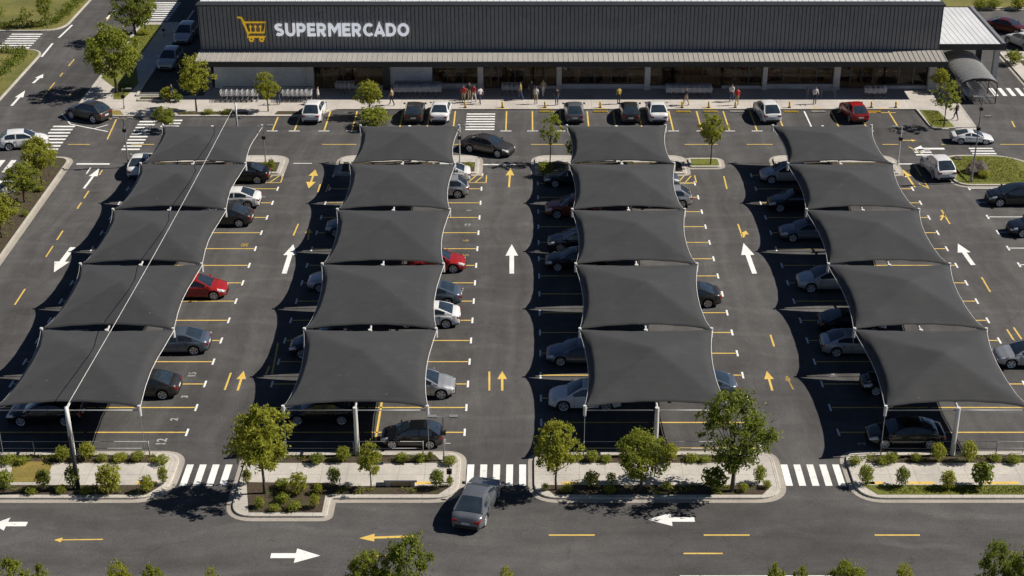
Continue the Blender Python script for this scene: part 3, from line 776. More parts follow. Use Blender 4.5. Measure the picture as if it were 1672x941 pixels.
ltube([(396.5, 35.8), (433, 35.8), (429.5, 52.5), (403, 52.5), (396.5, 35.8)], .095, 'basket')
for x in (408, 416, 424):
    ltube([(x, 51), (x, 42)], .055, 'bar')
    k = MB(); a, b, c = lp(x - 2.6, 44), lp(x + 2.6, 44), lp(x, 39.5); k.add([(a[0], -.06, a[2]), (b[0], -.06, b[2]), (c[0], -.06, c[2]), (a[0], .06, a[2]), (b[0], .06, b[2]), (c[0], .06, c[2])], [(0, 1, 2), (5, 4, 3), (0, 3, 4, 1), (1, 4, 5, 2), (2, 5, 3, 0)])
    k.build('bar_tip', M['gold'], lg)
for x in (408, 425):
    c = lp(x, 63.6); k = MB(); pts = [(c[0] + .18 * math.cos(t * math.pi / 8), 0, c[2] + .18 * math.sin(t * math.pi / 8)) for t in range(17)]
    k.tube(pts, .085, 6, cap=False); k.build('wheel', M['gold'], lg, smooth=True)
# drive-through canopy on the right
pc = thing('drive_canopy', 'white roofed drive through canopy on dark columns at the store corner', 'canopy', (0, 0, 0))
k = MB(); k.box((43.05, 153.5, 3.72), (7.1, 12.9, .2))
for i in range(13): k.box((39.8 + i * .54, 153.5, 3.83), (.05, 12.7, .025))
k.build('roof', M['roof_white'], pc)
k = MB(); k.box((43.05, 147.02, 3.58), (7.3, .1, .6)); k.box((46.65, 153.5, 3.58), (.1, 13.0, .6)); k.box((43.05, 160.0, 3.58), (7.3, .1, .6)); k.build('fascia', M['fascia'], pc)
k = MB(); k.box((46.45, 153.5, 3.93), (.3, 12.9, .1)); k.build('edge_gutter', M['steel_grey'], pc)
for y in (147.6, 153.5, 159.5):
    k = MB(); k.box((46.0, y, 1.75), (.5, .5, 3.4)); k.build('column', M['column'] if y < 148 else M['fascia'], pc)
# arched trolley shelter
sh = thing('trolley_shelter', 'arched corrugated trolley shelter beside the store corner', 'shelter', (42.7, 145.0, 0))
k = MB(); NS = 12; L = 8.6
vs = []; nj = 44
for j in range(nj + 1):
    y = -4.3 + L * j / nj; rr = .07 * (1 if j % 4 < 2 else 0)
    for i in range(NS + 1):
        t = math.pi * (.08 + .84 * i / NS); vs.append(((1.75 + rr) * math.cos(t), y, 1.75 + (.72 + rr) * math.sin(t)))
k.add(vs, [(j * (NS + 1) + i, j * (NS + 1) + i + 1, (j + 1) * (NS + 1) + i + 1, (j + 1) * (NS + 1) + i) for j in range(nj) for i in range(NS)])
rf = k.build('roof', M['poly'], sh); so = rf.modifiers.new('t', 'SOLIDIFY'); so.thickness = .03
for y in (-4.2, -1.4, 1.4, 4.2):
    k = MB()
    k.tube([(-1.68, y, 0), (-1.68, y, 1.8)] + [(1.68 * math.cos(math.pi * (1 - i / 8)), y, 1.75 + .66 * math.sin(math.pi * i / 8)) for i in range(1, 8)] + [(1.68, y, 1.8), (1.68, y, 0)], .05, 6)
    k.build('hoop', M['steel_dark'], sh)
for s in (-1, 1):
    k = MB()
    for z in (.35, .8, 1.25): k.tube([(s * 1.66, -4.2, z), (s * 1.66, 4.2, z)], .03, 5)
    k.build('side_rail', M['steel_dark'], sh)

# ------------------------------------------------------------------ cars
def lerp_keys(keys, x):
    if x <= keys[0][0]: return keys[0][1]
    for (a, va), (b, vb) in zip(keys, keys[1:]):
        if x <= b:
            t = (x - a) / (b - a); t = t * t * (3 - 2 * t) * .5 + t * .5
            return va + (vb - va) * t
    return keys[-1][1]
STY = {
 'sedan': dict(L=4.6, H=1.46, wb=1.36, r=.35, w=.91, deck=[(-2.3, .70), (-2.25, .93), (-2.05, 1.02), (-1.5, 1.06), (0, .97), (.95, .98), (1.5, .90), (2.0, .78), (2.2, .68), (2.3, .52)],
               gh=(-1.80, -.85, .28, 1.15), sg=(-1.28, .80), roof=.60),
 'hatch': dict(L=4.2, H=1.53, wb=1.28, r=.35, w=.89, deck=[(-2.1, .70), (-2.05, .98), (-1.8, 1.02), (0, .99), (.85, 1.0), (1.4, .93), (1.85, .80), (2.02, .70), (2.1, .54)],
               gh=(-1.98, -1.2, .12, 1.08), sg=(-1.42, .72), roof=.58),
 'suv': dict(L=4.5, H=1.66, wb=1.32, r=.385, w=.92, deck=[(-2.25, .75), (-2.21, 1.02), (-2.0, 1.07), (0, 1.03), (.9, 1.05), (1.5, .98), (1.95, .86), (2.15, .74), (2.25, .56)],
             gh=(-2.12, -1.36, .15, 1.08), sg=(-1.62, .74), roof=.62),
 'coupe': dict(L=4.3, H=1.26, wb=1.28, r=.33, w=.92, deck=[(-2.15, .62), (-2.1, .86), (-1.8, .93), (-1.2, .94), (0, .86), (.8, .84), (1.4, .74), (1.9, .60), (2.08, .52), (2.15, .42)],
               gh=(-1.7, -.55, .05, 1.05), sg=(-.9, .60), roof=.56),
}
def lathe_x(prof, n=18):       # profile (radius, y) revolved about the y axis
    vs = []; fs = []; k = len(prof)
    for i in range(n):
        t = 2 * math.pi * i / n
        for r, y in prof: vs.append((r * math.cos(t), y, r * math.sin(t)))
    for i in range(n):
        for j in range(k - 1):
            a, b = i * k + j, ((i + 1) % n) * k + j
            fs.append((a, a + 1, b + 1, b))
    return vs, fs
def car_meshes(name, S):
    L, H, wb, r, w0 = S['L'], S['H'], S['wb'], S['r'], S['w']; h = L / 2; out = {}
    ra = r + .045
    wk = [(-h, w0 * .80), (-h + .06, w0 * .88), (-h + .35, w0 * .965), (-h + 1, w0), (h - 1.1, w0), (h - .45, w0 * .955), (h - .18, w0 * .87), (h - .05, w0 * .74), (h, w0 * .62)]
    xs = {-h, h}
    n = 54
    for i in range(n + 1): xs.add(round(-h + L * i / n, 3))
    for c in (-wb, wb):
        for i in range(13): xs.add(round(c + ra * math.cos(math.pi * i / 12) * 1.0, 3))
    xs |= {-h + .03, h - .03, h - .08}
    xs = sorted(xs)
    def bot(x):
        b = .21 + .10 * max(0, abs(x) - (h - .45)) / .45
        for c in (-wb, wb):
            if abs(x - c) < ra: b = max(b, r + math.sqrt(max(0, ra * ra - (x - c) ** 2)) * 1.0)
        return b
    def half(x):
        w = lerp_keys(wk, x); d = lerp_keys(S['deck'], x); b = bot(x); be = d - .07
        b = min(b, be - .12)
        q = be - b
        arch = any(abs(x - c) < ra + .06 for c in (-wb, wb))
        e = .022 if arch else 0
        return [(w * .93, b), (w * .985 + e, b + min(.10, .2 * q)), (w + e, b + .42 * q), (w * .985, b + .80 * q), (w * .955, be), (w * .86, d - .012), (w * .48, d + .008), (0, d + .016)]
    body = MB(); ring = []
    for x in xs:
        hp = half(x); ring.append([(x, y, z) for y, z in hp] + [(x, -y, z) for y, z in hp[-2::-1]])
    K = 15; vs = [p for rr in ring for p in rr]; nst = len(xs)
    for i in range(nst - 1):
        for j in range(K - 1):
            a = i * K + j
            sill = j in (0, K - 2)
            body_m = 1 if (sill and bot((xs[i] + xs[i + 1]) / 2) < .3) else 0
            body.f.append((a, a + K, a + K + 1, a + 1)); body.m.append(body_m)
    body.v = list(vs)
    body.f.append(tuple(range(K))); body.m.append(0)
    body.f.append(tuple(reversed(range((nst - 1) * K, nst * K)))); body.m.append(0)
    # lamps lifted off the bodywork
    def patch(x0, x1, cols, side, push):
        mb = MB(); cols_ = cols if side > 0 else [K - 2 - c for c in cols]
        for i in range(nst - 1):
            xm = (xs[i] + xs[i + 1]) / 2
            if not (x0 <= xm <= x1): continue
            for j in cols_:
                q = [ring[i][j], ring[i + 1][j], ring[i + 1][j + 1], ring[i][j + 1]]
                c = Vector((0, 0, .5)); v2 = []
                for p in q:
                    d = Vector((.6 if x1 > 0 else -.6, side * .7, .45)).normalized() * push
                    v2.append(tuple(Vector(p) + d))
                mb.add(v2, [(0, 1, 2, 3)])
        return mb
    for nm, a, b, cols in (('headlight', h - .52, h - .07, [3, 4]), ('tail_light', -h - .01, -h + .17, [3])):
        for s, sd in ((1, 'l'), (-1, 'r')):
            mb = patch(a, b, cols, s, .010)
            if nm == 'tail_light':      # rear face of the lamp cluster
                z = lerp_keys(S['deck'], -h + .05) - .17; w = w0 * .86
                mb.box((-h - .0, s * (w - .17), z), (.045, .27, .12))
            else:
                z = lerp_keys(S['deck'], h - .1) - .08; mb.box((h - .10, s * w0 * .66, z - .03), (.12, .22, .10))
            out[(nm, sd)] = mb.mesh(nm, M['head' if nm == 'headlight' else 'tail'])
    # greenhouse
    g0, g1, g2, g3 = S['gh']; s0, s1 = S['sg']; rw = S['roof']
    bp = (g1 + g2) / 2 - .02
    gx_ = sorted({g0, g1, g2, g3, s0, s1, bp - .045, bp + .045, *[g0 + (g1 - g0) * t for t in (.04, .25, .5, .75, .9)], *[g1 + (g2 - g1) * t for t in (.12, .3, .7, .88)], *[g2 + (g3 - g2) * t for t in (.1, .3, .5, .75, .96)]})
    def roofz(x):
        db = lerp_keys(S['deck'], x)
        if x < g1:
            t = (x - g0) / (g1 - g0); zt = H - .05; return lerp_keys(S['deck'], g0) + .015 + (zt - lerp_keys(S['deck'], g0)) * (t ** .86)
        if x <= g2:
            t = (x - g1) / (g2 - g1); return H - .05 + .05 * math.sin(math.pi * (.12 + .80 * t)) - .03 * t * t
        t = (x - g2) / (g3 - g2); z2 = H - .05 + .05 * math.sin(math.pi * .92) - .03
        zb = lerp_keys(S['deck'], g3) + .015; return z2 + (zb - z2) * (t ** 1.14)
    gr = []; hmax = H - lerp_keys(S['deck'], 0)
    for x in gx_:
        zb = lerp_keys(S['deck'], x); zr = max(roofz(x), zb + .012); hl = zr - zb; wbt = lerp_keys(wk, x) * .935
        f = min(1, hl / hmax); wt = wbt + (rw - wbt) * f
        hp = [(wbt + .005, zb - .07), (wbt + (wt - wbt) * .10, zb + .08 * hl), (wbt + (wt - wbt) * .80, zb + .80 * hl), (wt, zb + .93 * hl), (wt - .085, zr - .005), (wt * .45, zr + .016), (0, zr + .022)]
        gr.append([(x, y, z) for y, z in hp] + [(x, -y, z) for y, z in hp[-2::-1]])
    KG = 13
    def inglass(xm): return s0 < xm < s1 and abs(xm - bp) > .045
    parts = {'windscreen': MB(), 'rear_window': MB(), 'l': MB(), 'r': MB()}
    for i in range(len(gx_) - 1):
        xm = (gx_[i] + gx_[i + 1]) / 2
        for j in range(KG - 1):
            q = [gr[i][j], gr[i + 1][j], gr[i + 1][j + 1], gr[i][j + 1]]
            tgt = body
            jj = min(j, KG - 2 - j)
            if jj == 1 and inglass(xm): tgt = parts['l' if j == 1 else 'r']
            elif jj >= 4 and xm > g2 + .02 * (g3 - g2): tgt = parts['windscreen']
            elif jj >= 4 and xm < g1: tgt = parts['rear_window']
            tgt.add(q, [(0, 1, 2, 3)], 0)
    # shut lines, handles
    for s in (-1, 1):
        for x in (g2 + .55 * (g3 - g2), bp, s0 + .15 if s0 + .15 > -wb + ra else -wb + ra + .04):
            hp = half(x); pts = [(x, s * (p[0] + .004), p[1]) for p in hp[1:5]]
            body.tube(pts, .009, 4, 1)
        for x in (bp + .18, s0 + .42):
            hp = half(x); body.box((x - .30 if x > bp else x, s * (hp[3][0] + .012), hp[3][1]), (.17, .03, .03), 0, 1)
    body.box((0, 0, .30), (L - .9, w0 * 1.5, .26), 0, 1)                      # underbody
    zg = lerp_keys(S['deck'], h - .06) - .22
    grl = MB(); grl.box((h - .035, 0, zg), (.09, w0 * 1.05, .17)); grl.box((h - .01, 0, zg - .17), (.07, w0 * 1.1, .09)); out[('grille', 'f')] = grl.mesh('grille', M['black'])
    zp = lerp_keys(S['deck'], -h + .02) - .16
    pl_ = MB(); pl_.box((-h - .012, 0, min(zp, .80)), (.03, .46, .13)); out[('number_plate', 'b')] = pl_.mesh('number_plate', M['plate'])
    bp_ = MB(); bp_.box((-h - .004, 0, .40), (.05, w0 * 1.4, .15)); out[('rear_bumper', 'b')] = bp_.mesh('rear_bumper', M['black'])
    me = body.mesh(name + '_body', [PM['white'], M['black']], smooth=True, fix=True)
    try: me.set_sharp_from_angle(angle=R(40))
    except Exception: pass
    out[('body', '')] = me
    for k_, nm in (('windscreen', 'windscreen'), ('rear_window', 'rear_window'), ('l', 'side_window'), ('r', 'side_window')):
        mm = parts[k_].mesh(nm, M['glass'], smooth=True, fix=False); out[(nm, k_)] = mm
    for s, sd in ((1, 'l'), (-1, 'r')):
        mb = MB(); xm = g2 + .66 * (g3 - g2); d = lerp_keys(S['deck'], xm)
        mb.box((xm, s * (w0 + .085), d + .10), (.11, .20, .14), 0, 0, .8); out[('wing_mirror', sd)] = mb.mesh('wing_mirror', PM['white'])
    return out
def wheel_meshes(r):
    v, f = lathe_x([(.05, -.02), (r * .74, -.02), (r * .77, -.09), (r * .93, -.105), (r, -.07), (r, .07), (r * .93, .105), (r * .77, .09), (r * .74, .0), (.05, .0)], 22)
    t = MB(); t.add(v, f); tm = t.mesh('tyre', M['rubber'], smooth=True, fix=True)
    mb = MB(); v, f = lathe_x([(r * .64, .07), (r * .78, .092), (r * .75, .06)], 22); mb.add(v, f)
    for i in range(5):
        t_ = 2 * math.pi * i / 5 + .3; c, s = math.cos(t_), math.sin(t_)
        a, b = .085, .05; r1 = r * .68
        q = [(-s * a + 0 * c, c * a), (s * a, -c * a), (r1 * c + s * b, r1 * s - c * b), (r1 * c - s * b, r1 * s + c * b)]
        mb.add([(x, .075, z) for x, z in q] + [(x, .045, z) for x, z in q], [(0, 1, 2, 3), (0, 4, 5, 1), (1, 5, 6, 2), (2, 6, 7, 3), (3, 7, 4, 0)])
    v, f = lathe_x([(0.0, .085), (.06, .085), (.07, .05)], 10); mb.add(v, f)
    return tm, mb.mesh('rim', M['rim'])
CARM = {k: car_meshes(k, S) for k, S in STY.items()}
WHM = {k: wheel_meshes(S['r']) for k, S in STY.items()}
def car(style, paint, x, y, deg, label, cat='car', s=1.0, group='parked cars', z=0.0):
    S = STY[style]
    root = thing({'suv': 'suv', 'coupe': 'sports_car'}.get(style, 'car'), label, cat, (x, y, z), R(deg), group)
    root.scale = (s, s, s)
    for (nm, sd), me in CARM[style].items():
        o = put(nm, me, root)
        if nm in ('body', 'wing_mirror'):
            o.material_slots[0].link = 'OBJECT'; o.material_slots[0].material = PM[paint]
    tm, rm = WHM[style]
    for sx in (-1, 1):
        for sy in (-1, 1):
            wv = put('wheel', tm, root, (sx * S['wb'], sy * (S['w'] - .125), S['r']))
            if sy < 0: wv.rotation_euler = (0, 0, math.pi)
            wv.rotation_euler.y = random.uniform(0, 6) * (1 if sy > 0 else 1)
            put('rim', rm, wv)
    return root
def side_car(style, paint, xout, ywheel, nose, label, side, s=1.0):
    """car parked across a bay: xout = outer end in the photo, ywheel = foot of the near wheels; side -1: outer end left"""
    S = STY[style]; p = at(xout, ywheel); y = p.y + .80 * s
    x = p.x - side * S['L'] / 2 * s
    deg = {('out', -1): 180, ('out', 1): 0, ('in', -1): 0, ('in', 1): 180}[(nose, side)]
    return car(style, paint, x, y, deg + random.uniform(-1.2, 1.2), label, s=s)
# leftmost block
side_car('sedan', 'black', 439, 300, 'in', 'black sedan sticking out beside the second canopy from the store, leftmost row', 1)
side_car('sedan', 'white', 424, 342, 'in', 'white sedan with its tail out on the right side of the leftmost row', 1)
side_car('sedan', 'darkgrey', 411, 371, 'in', 'dark grey sedan with tail out next to the white sedan, leftmost row', 1)
side_car('hatch', 'red', 369, 490, 'out', 'bright red hatchback nose out on the right side of the leftmost row', 1)
side_car('sedan', 'blue_grey', 340, 580, 'in', 'blue grey sedan with tail out below the bright red hatchback', 1)
side_car('sedan', 'darkgrey', 291, 652, 'in', 'dark grey sedan with tail out at the front end of the leftmost row', 1)
side_car('sedan', 'black', 10, 696, 'out', 'black sedan in deep shade under the front canopy of the leftmost row', -1)
car('sedan', 'white', gx(219, 294) + .2, gy(294) + 2.2, 92, 'white sedan seen from behind at the back left corner of the leftmost canopies')
for yy, pt, st in ((264, 'blue_grey', 'suv'), (343, 'navy', 'sedan'), (432, 'navy', 'hatch'), (540, 'black', 'sedan')):
    Y = gy(yy + 40); car(st, pt, -30.2, Y + .3, 180, {264: 'blue grey car in the gap behind the second canopy of the leftmost row', 343: 'navy sedan glimpsed through the gap above the middle canopy, leftmost row', 432: 'navy hatchback glimpsed through the gap below the middle canopy, leftmost row', 540: 'black sedan glimpsed through the gap behind the front canopy, leftmost row'}[yy])
# second block
side_car('sedan', 'white', 768, 300, 'in', 'white sedan with tail out nearest the store in the second row', 1)
side_car('suv', 'silver', 765, 324, 'in', 'silver car with tail out just below the white sedan, second row', 1, .95)
side_car('suv', 'red', 760, 446, 'out', 'red car nose out beside the middle of the second row', 1, .95)
side_car('sedan', 'blue_grey', 753, 501, 'in', 'blue grey sedan with tail out above a white sedan, second row', 1)
side_car('sedan', 'white', 751, 536, 'in', 'white sedan with tail out beside the second canopy from the front, second row', 1)
side_car('hatch', 'silver', 743, 652, 'out', 'silver hatchback nose out under the front canopy edge, second row', 1, 1.04)
side_car('hatch', 'black', 722, 733, 'in', 'black car parked in the sun by the front footway, second row', 1, .88)
side_car('sedan', 'black', 461, 694, 'out', 'black sedan in shade under the front canopy of the second row', -1)
for yy, pt, st in ((343, 'blue_grey', 'hatch'), (432, 'silver', 'sedan'), (540, 'navy', 'suv')):
    car(st, pt, -13.6, gy(yy + 40) + .3, 180, {343: 'blue grey hatchback glimpsed through the gap above the middle canopy, second row', 432: 'silver sedan glimpsed through the gap below the middle canopy, second row', 540: 'navy car glimpsed through the gap behind the front canopy, second row'}[yy])
# third block
side_car('sedan', 'navy', 888, 306, 'out', 'navy sedan nose out nearest the store, left side of the third row', -1)
side_car('suv', 'brown_red', 890, 357, 'out', 'dark reddish brown car in shade on the left side of the third row', -1)
side_car('sedan', 'navy', 894, 411, 'out', 'navy sedan half hidden behind a black sedan, left side of the third row', -1)
side_car('sedan', 'black', 890, 443, 'out', 'black sedan nose out beside the middle canopy, left side of the third row', -1)
side_car('sedan', 'blue_grey', 892, 598, 'out', 'blue grey sedan nose out above the white car, left side of the third row', -1)
side_car('suv', 'white', 896, 672, 'out', 'white car nose out under the front canopy, left side of the third row', -1)
side_car('hatch', 'silver', 1130, 340, 'in', 'silver hatchback tail peeking out near the store, right side of the third row', 1)
side_car('sedan', 'darkgrey', 1177, 503, 'in', 'dark grey sedan tail peeking out halfway along the right side of the third row', 1)
side_car('sedan', 'blue_grey', 1204, 653, 'in', 'blue grey sedan tail behind the large tree, right side of the third row', 1)
for yy, pt, st, xx in ((258, 'blue_grey', 'sedan', 10.3),):
    car(st, pt, xx, gy(300) - .2, 180 if xx < 7 else 0, {258: 'blue grey sedan under the back canopy of the third row'}[yy])
# rightmost block
side_car('suv', 'silver', 1242, 300, 'out', 'silver car nose out nearest the store, left side of the rightmost row', -1, .95)
side_car('suv', 'black', 1255, 346, 'out', 'black car nose out below the silver one, left side of the rightmost row', -1, .95)
side_car('sedan', 'blue_grey', 1274, 395, 'out', 'blue grey sedan beside the middle canopy, left side of the rightmost row', -1)
side_car('hatch', 'silver', 1303, 478, 'out', 'silver hatchback nose out in shade halfway along the rightmost row', -1, 1.08)
side_car('sedan', 'black', 1338, 548, 'in', 'black sedan in deep shade just above a silver sedan, rightmost row', -1)
side_car('sedan', 'silver', 1342, 583, 'in', 'silver sedan with tail out beside the front canopy of the rightmost row', -1)
side_car('hatch', 'black', 1408, 646, 'out', 'black hatchback mostly hidden by the front canopy of the rightmost row', -1)
side_car('sedan', 'black', 1418, 733, 'out', 'black sedan in shade by the front footway, rightmost row', -1)
# right-hand bays
side_car('hatch', 'black', 1614, 338, 'out', 'black hatchback parked in the open below the lawn island at right', -1, 1.05)
side_car('sedan', 'navy', 1649, 388, 'out', 'dark car cut by the right edge in the bays below the lawn island', -1)
side_car('sedan', 'silver', 1627, 602, 'out', 'silver sedan at the right edge beside the front canopy', -1)
# row in front of the store
def nose_in(style, paint, xr, label, deg=90, yr=204.5, s=1.0):
    p = at(xr, yr); car(style, paint, p.x, p.y + STY[style]['L'] / 2 * s, deg, label, s=s)
nose_in('suv', 'white', 509, 'white car parked alone at the left end of the row before the store', 88)
nose_in('hatch', 'brown_grey', 675, 'dark grey car left of a white one in the row before the store')
nose_in('sedan', 'white', 718, 'white sedan beside the zebra crossing in the row before the store', 88)
nose_in('hatch', 'grey', 938, 'grey hatchback behind the third row of canopies, before the store', 91)
nose_in('hatch', 'darkgrey', 1030, 'dark grey hatchback left of a white sedan in the row before the store')
nose_in('sedan', 'white', 1075, 'white sedan right of a dark grey hatchback in the row before the store', 91)
nose_in('suv', 'white', 1257, 'white car parked alone at the right of the row before the store', 96)
nose_in('hatch', 'red', 1400, 'dark red hatchback at the right end of the row before the store', 98, 204)
# moving cars
p = at(797, 250); car('sedan', 'brown_grey', p.x, p.y + .3, -27, 'dark grey sedan turning on the back aisle behind the second row', group='cars under way', s=1.02)
p = at(772, 842); car('sedan', 'grey', -2.85, 73.1, 76, 'grey sedan turning off the front road towards the zebra crossing', group='cars under way', s=1.02)
car('suv', 'white', 34.75, 123.3, 97, 'white car seen from behind beside the lawn island', group='cars under way')
p = at(143, 196); car('suv', 'brown_grey', p.x, p.y + .5, 152, 'dark brown grey car turning at the left road corner', group='cars under way')
p = at(38, 242); car('suv', 'white', p.x, p.y + .4, 14, 'white car at the left edge beside the zebra crossing', group='cars under way', s=.93)
p = at(1587, 233); car('coupe', 'white', p.x, p.y + .2, -3, 'low white sports car on the back aisle above the lawn island', 'car', group='cars under way', s=.86)
p = at(8, 322); car('hatch', 'white', p.x - .6, p.y, 75, 'white car half hidden behind the trees of the mulch strip')
car('suv', 'silver', -36.2, 152.0, -93, 'silver van-like car parked in the shade beside the store, nearer one', s=1.0, z=.135)
car('suv', 'silver', -36.3, 160.6, -93, 'silver car parked in the shade beside the store, farther one', s=1.02, z=.135)
p = at(1643, 52); car('sedan', 'dark_red', p.x, p.y, -35, 'dark red sedan in the car park beyond the drive through canopy')
p = at(1668, 75); car('hatch', 'white', p.x, p.y, 115, 'white hatchback at the right edge beyond the drive through canopy')
# ------------------------------------------------------------------ vegetation
def leaf_quad(mb, c, s, rnd, up=.35, out=None):
    n = Vector((rnd.gauss(0, 1), rnd.gauss(0, 1), rnd.gauss(0, 1) + up))
    if out is not None: n += out
    n.normalize()
    a = n.orthogonal().normalized(); a.rotate(Matrix.Rotation(rnd.uniform(0, 6.28), 3, n)); b = n.cross(a)
    l, w = s * rnd.uniform(.7, 1.3), s * rnd.uniform(.32, .52)
    f = n * (s * .12)
    mb.add([c - a * l * .5, c + b * w * .5 + f, c + a * l * .5, c - b * w * .5 + f], [(0, 1, 2, 3)])
def tree_proto(seed, rx, h, trunk, nclump, per, leaf, mat, open_=.35, low=.3, shape=1.0):
    """returns trunk mesh and crown mesh of a tree rx wide (radius) and h tall"""
    rnd = random.Random(seed)
    cz0 = h * low; rz = (h - cz0) / 2; cc = Vector((0, 0, cz0 + rz))
    tops = []
    for i in range(nclump):
        while True:
            d = Vector((rnd.uniform(-1, 1), rnd.uniform(-1, 1), rnd.uniform(-1, 1)))
            if d.length <= 1 and d.length > open_ * rnd.random() ** .3: break
        lump = 1 + .16 * math.sin(3 * math.atan2(d.y, d.x) + seed) + .12 * math.sin(5 * math.atan2(d.y, d.x) + 2.1 * seed + 3 * d.z)
        taper = 1 - .35 * shape * max(0, d.z) - .12 * max(0, -d.z)
        tops.append(Vector((d.x * rx * lump * taper, d.y * rx * lump * taper, d.z * rz * .93)) + cc)
    mb = MB()
    for t in tops:
        cs = rx * rnd.uniform(.13, .25); n = int(per * rnd.uniform(.5, 1.4))
        fl = rnd.uniform(.45, .9)
        for k in range(n):
            d = Vector((rnd.gauss(0, 1), rnd.gauss(0, 1), rnd.gauss(0, 1))).normalized() * (rnd.random() ** .5)
            leaf_quad(mb, t + Vector((d.x, d.y, d.z * fl)) * cs, leaf, rnd, 1.1, (t - cc).normalized() * .7 + d * .8)
    # stray leaves and twigs breaking the outline
    for i in range(nclump * 2):
        d = Vector((rnd.gauss(0, 1), rnd.gauss(0, 1), rnd.gauss(0, 1))).normalized() * rnd.uniform(.8, 1.06)
        leaf_quad(mb, Vector((d.x * rx * .95, d.y * rx * .95, d.z * rz * .95)) + cc, leaf * .9, rnd)
    crown = mb.mesh('crown', M[mat])
    tb = MB(); r0 = trunk
    zt = cz0 + rz * .9
    spine = [Vector((0, 0, -.05)), Vector((rnd.uniform(-.06, .06), rnd.uniform(-.06, .06), h * low * .6)), Vector((rnd.uniform(-.15, .15) * rx * .5, rnd.uniform(-.15, .15) * rx * .5, cz0 + rz * .4)), Vector((rnd.uniform(-.2, .2) * rx * .5, rnd.uniform(-.2, .2) * rx * .5, zt))]
    tb.tube(spine, [r0 * 1.25, r0, r0 * .7, r0 * .25], 8)
    for t in rnd.sample(tops, min(len(tops), 16)):
        s = spine[1].lerp(spine[3], rnd.uniform(.15, .75)); m = s.lerp(t, .5) + Vector((0, 0, -.06 * h * rnd.random()))
        tb.tube([s, m, t], [r0 * .42, r0 * .26, r0 * .08], 5)
    return tb.mesh('trunk', M['bark'], smooth=True), crown
TP = {
 'lime_a': (tree_proto(11, 1.9, 4.6, .085, 105, 36, .27, 'leaf_lime', .3, .28, .9), 1.9, 4.6),
 'lime_b': (tree_proto(12, 1.5, 4.2, .07, 80, 36, .24, 'leaf_lime', .25, .27, 1.2), 1.5, 4.2),
 'mid_a': (tree_proto(13, 2.2, 5.4, .11, 120, 40, .28, 'leaf_mid', .35, .22, .6), 2.2, 5.4),
 'mid_b': (tree_proto(14, 1.6, 4.4, .08, 75, 48, .24, 'leaf_mid', .3, .25, .9), 1.6, 4.4),
 'dark_a': (tree_proto(15, 2.3, 5.6, .12, 95, 42, .27, 'leaf_dark', .45, .24, .5), 2.3, 5.6),
 'open': (tree_proto(16, 1.4, 4.8, .055, 46, 30, .22, 'leaf_mid', .4, .34, .8), 1.4, 4.8),
 'round': (tree_proto(17, 1.25, 4.4, .06, 75, 46, .21, 'leaf_lime', .2, .40, .5), 1.25, 4.4),
}
_rot = random.Random(5)
def tree(proto, bx, by, ytop, wpx, label, cat='tree', group=None, z0=.12):
    (tm, cm), rx, h = TP[proto]
    p = at(bx, by, z0); H = height_at(p.y - .15, ytop) - z0; rr = wpx / 2 / ppm(p.y, H * .6)
    root = thing('tree', label, cat, (p.x, p.y, z0), _rot.uniform(0, 6.28), group)
    for nm, me in (('trunk', tm), ('crown', cm)):
        o = put(nm, me, root); o.scale = (rr / rx / 1.06, rr / rx / 1.06, H / h)
    return root
G1 = 'street trees'
tree('lime_a', 432, 806, 665, 112, 'large yellow green tree left of centre beside the left zebra crossing', group=G1)
tree('lime_b', 606, 797, 722, 46, 'small bushy yellow green tree on the second footway island by a post', group=G1)
tree('lime_a', 908, 800, 690, 84, 'airy yellow green tree at the left end of the third footway island', group=G1)
tree('mid_a', 1046, 802, 702, 88, 'dense green tree in the middle of the third footway island', group=G1)
tree('dark_a', 1195, 802, 640, 136, 'tallest spreading dark green tree on the third footway island', group=G1)
tree('mid_a', 190, 152, 36, 92, 'broad green tree on the verge beside the left road', group=G1)
tree('dark_a', 222, 66, -22, 78, 'tall dark tree behind the broad one on the verge of the left road', group=G1)
tree('mid_b', 237, 52, -12, 54, 'slender tree near the far zebra crossing left of the store', group=G1)
tree('lime_b', 321, 182, 88, 62, 'yellow green tree at the left corner of the store', group=G1)
tree('lime_b', 438, 182, 116, 44, 'small yellow green tree before the trolley rows at the left of the store', group=G1)
tree('mid_b', 270, 214, 174, 42, 'low dark green tree behind the left back canopy', group=G1, z0=.0)
tree('lime_b', 604, 190, 131, 50, 'yellow green tree on the forecourt above the second row of canopies', group=G1)
tree('open', 898, 266, 181, 44, 'thin open crowned tree left of the third back canopy', group=G1)
tree('mid_b', 934, 266, 224, 22, 'small dark conifer-like tree at the corner of the third back canopy', group=G1)
tree('round', 1160, 268, 187, 46, 'tidy round crowned yellow green tree right of the third back canopy', group=G1)
tree('open', 1541, 208, 130, 50, 'open crowned tree on the grass wedge at the right of the forecourt', group=G1)
tree('lime_b', 1534, 150, 112, 34, 'bright bushy young tree at the right corner of the store', group=G1)
tree('lime_a', 68, 300, 224, 66, 'yellow green tree at the top of the mulch strip on the left', group=G1)
tree('mid_a', 40, 330, 264, 62, 'bushy green tree in the middle of the mulch strip on the left', group=G1)
tree('lime_a', 3, 388, 316, 68, 'yellow green tree low on the mulch strip at the left edge', group=G1)
tree('mid_b', 75, 42, -12, 26, 'young tree on the far left lawn near the hedge', group=G1)
tree('open', 45, 46, 10, 24, 'spindly young tree on the far left lawn, left of another', group=G1)
tree('open', 2, 44, 6, 22, 'small tree at the left edge of the far lawn', group=G1)
G2 = 'trees along the foreground verge'
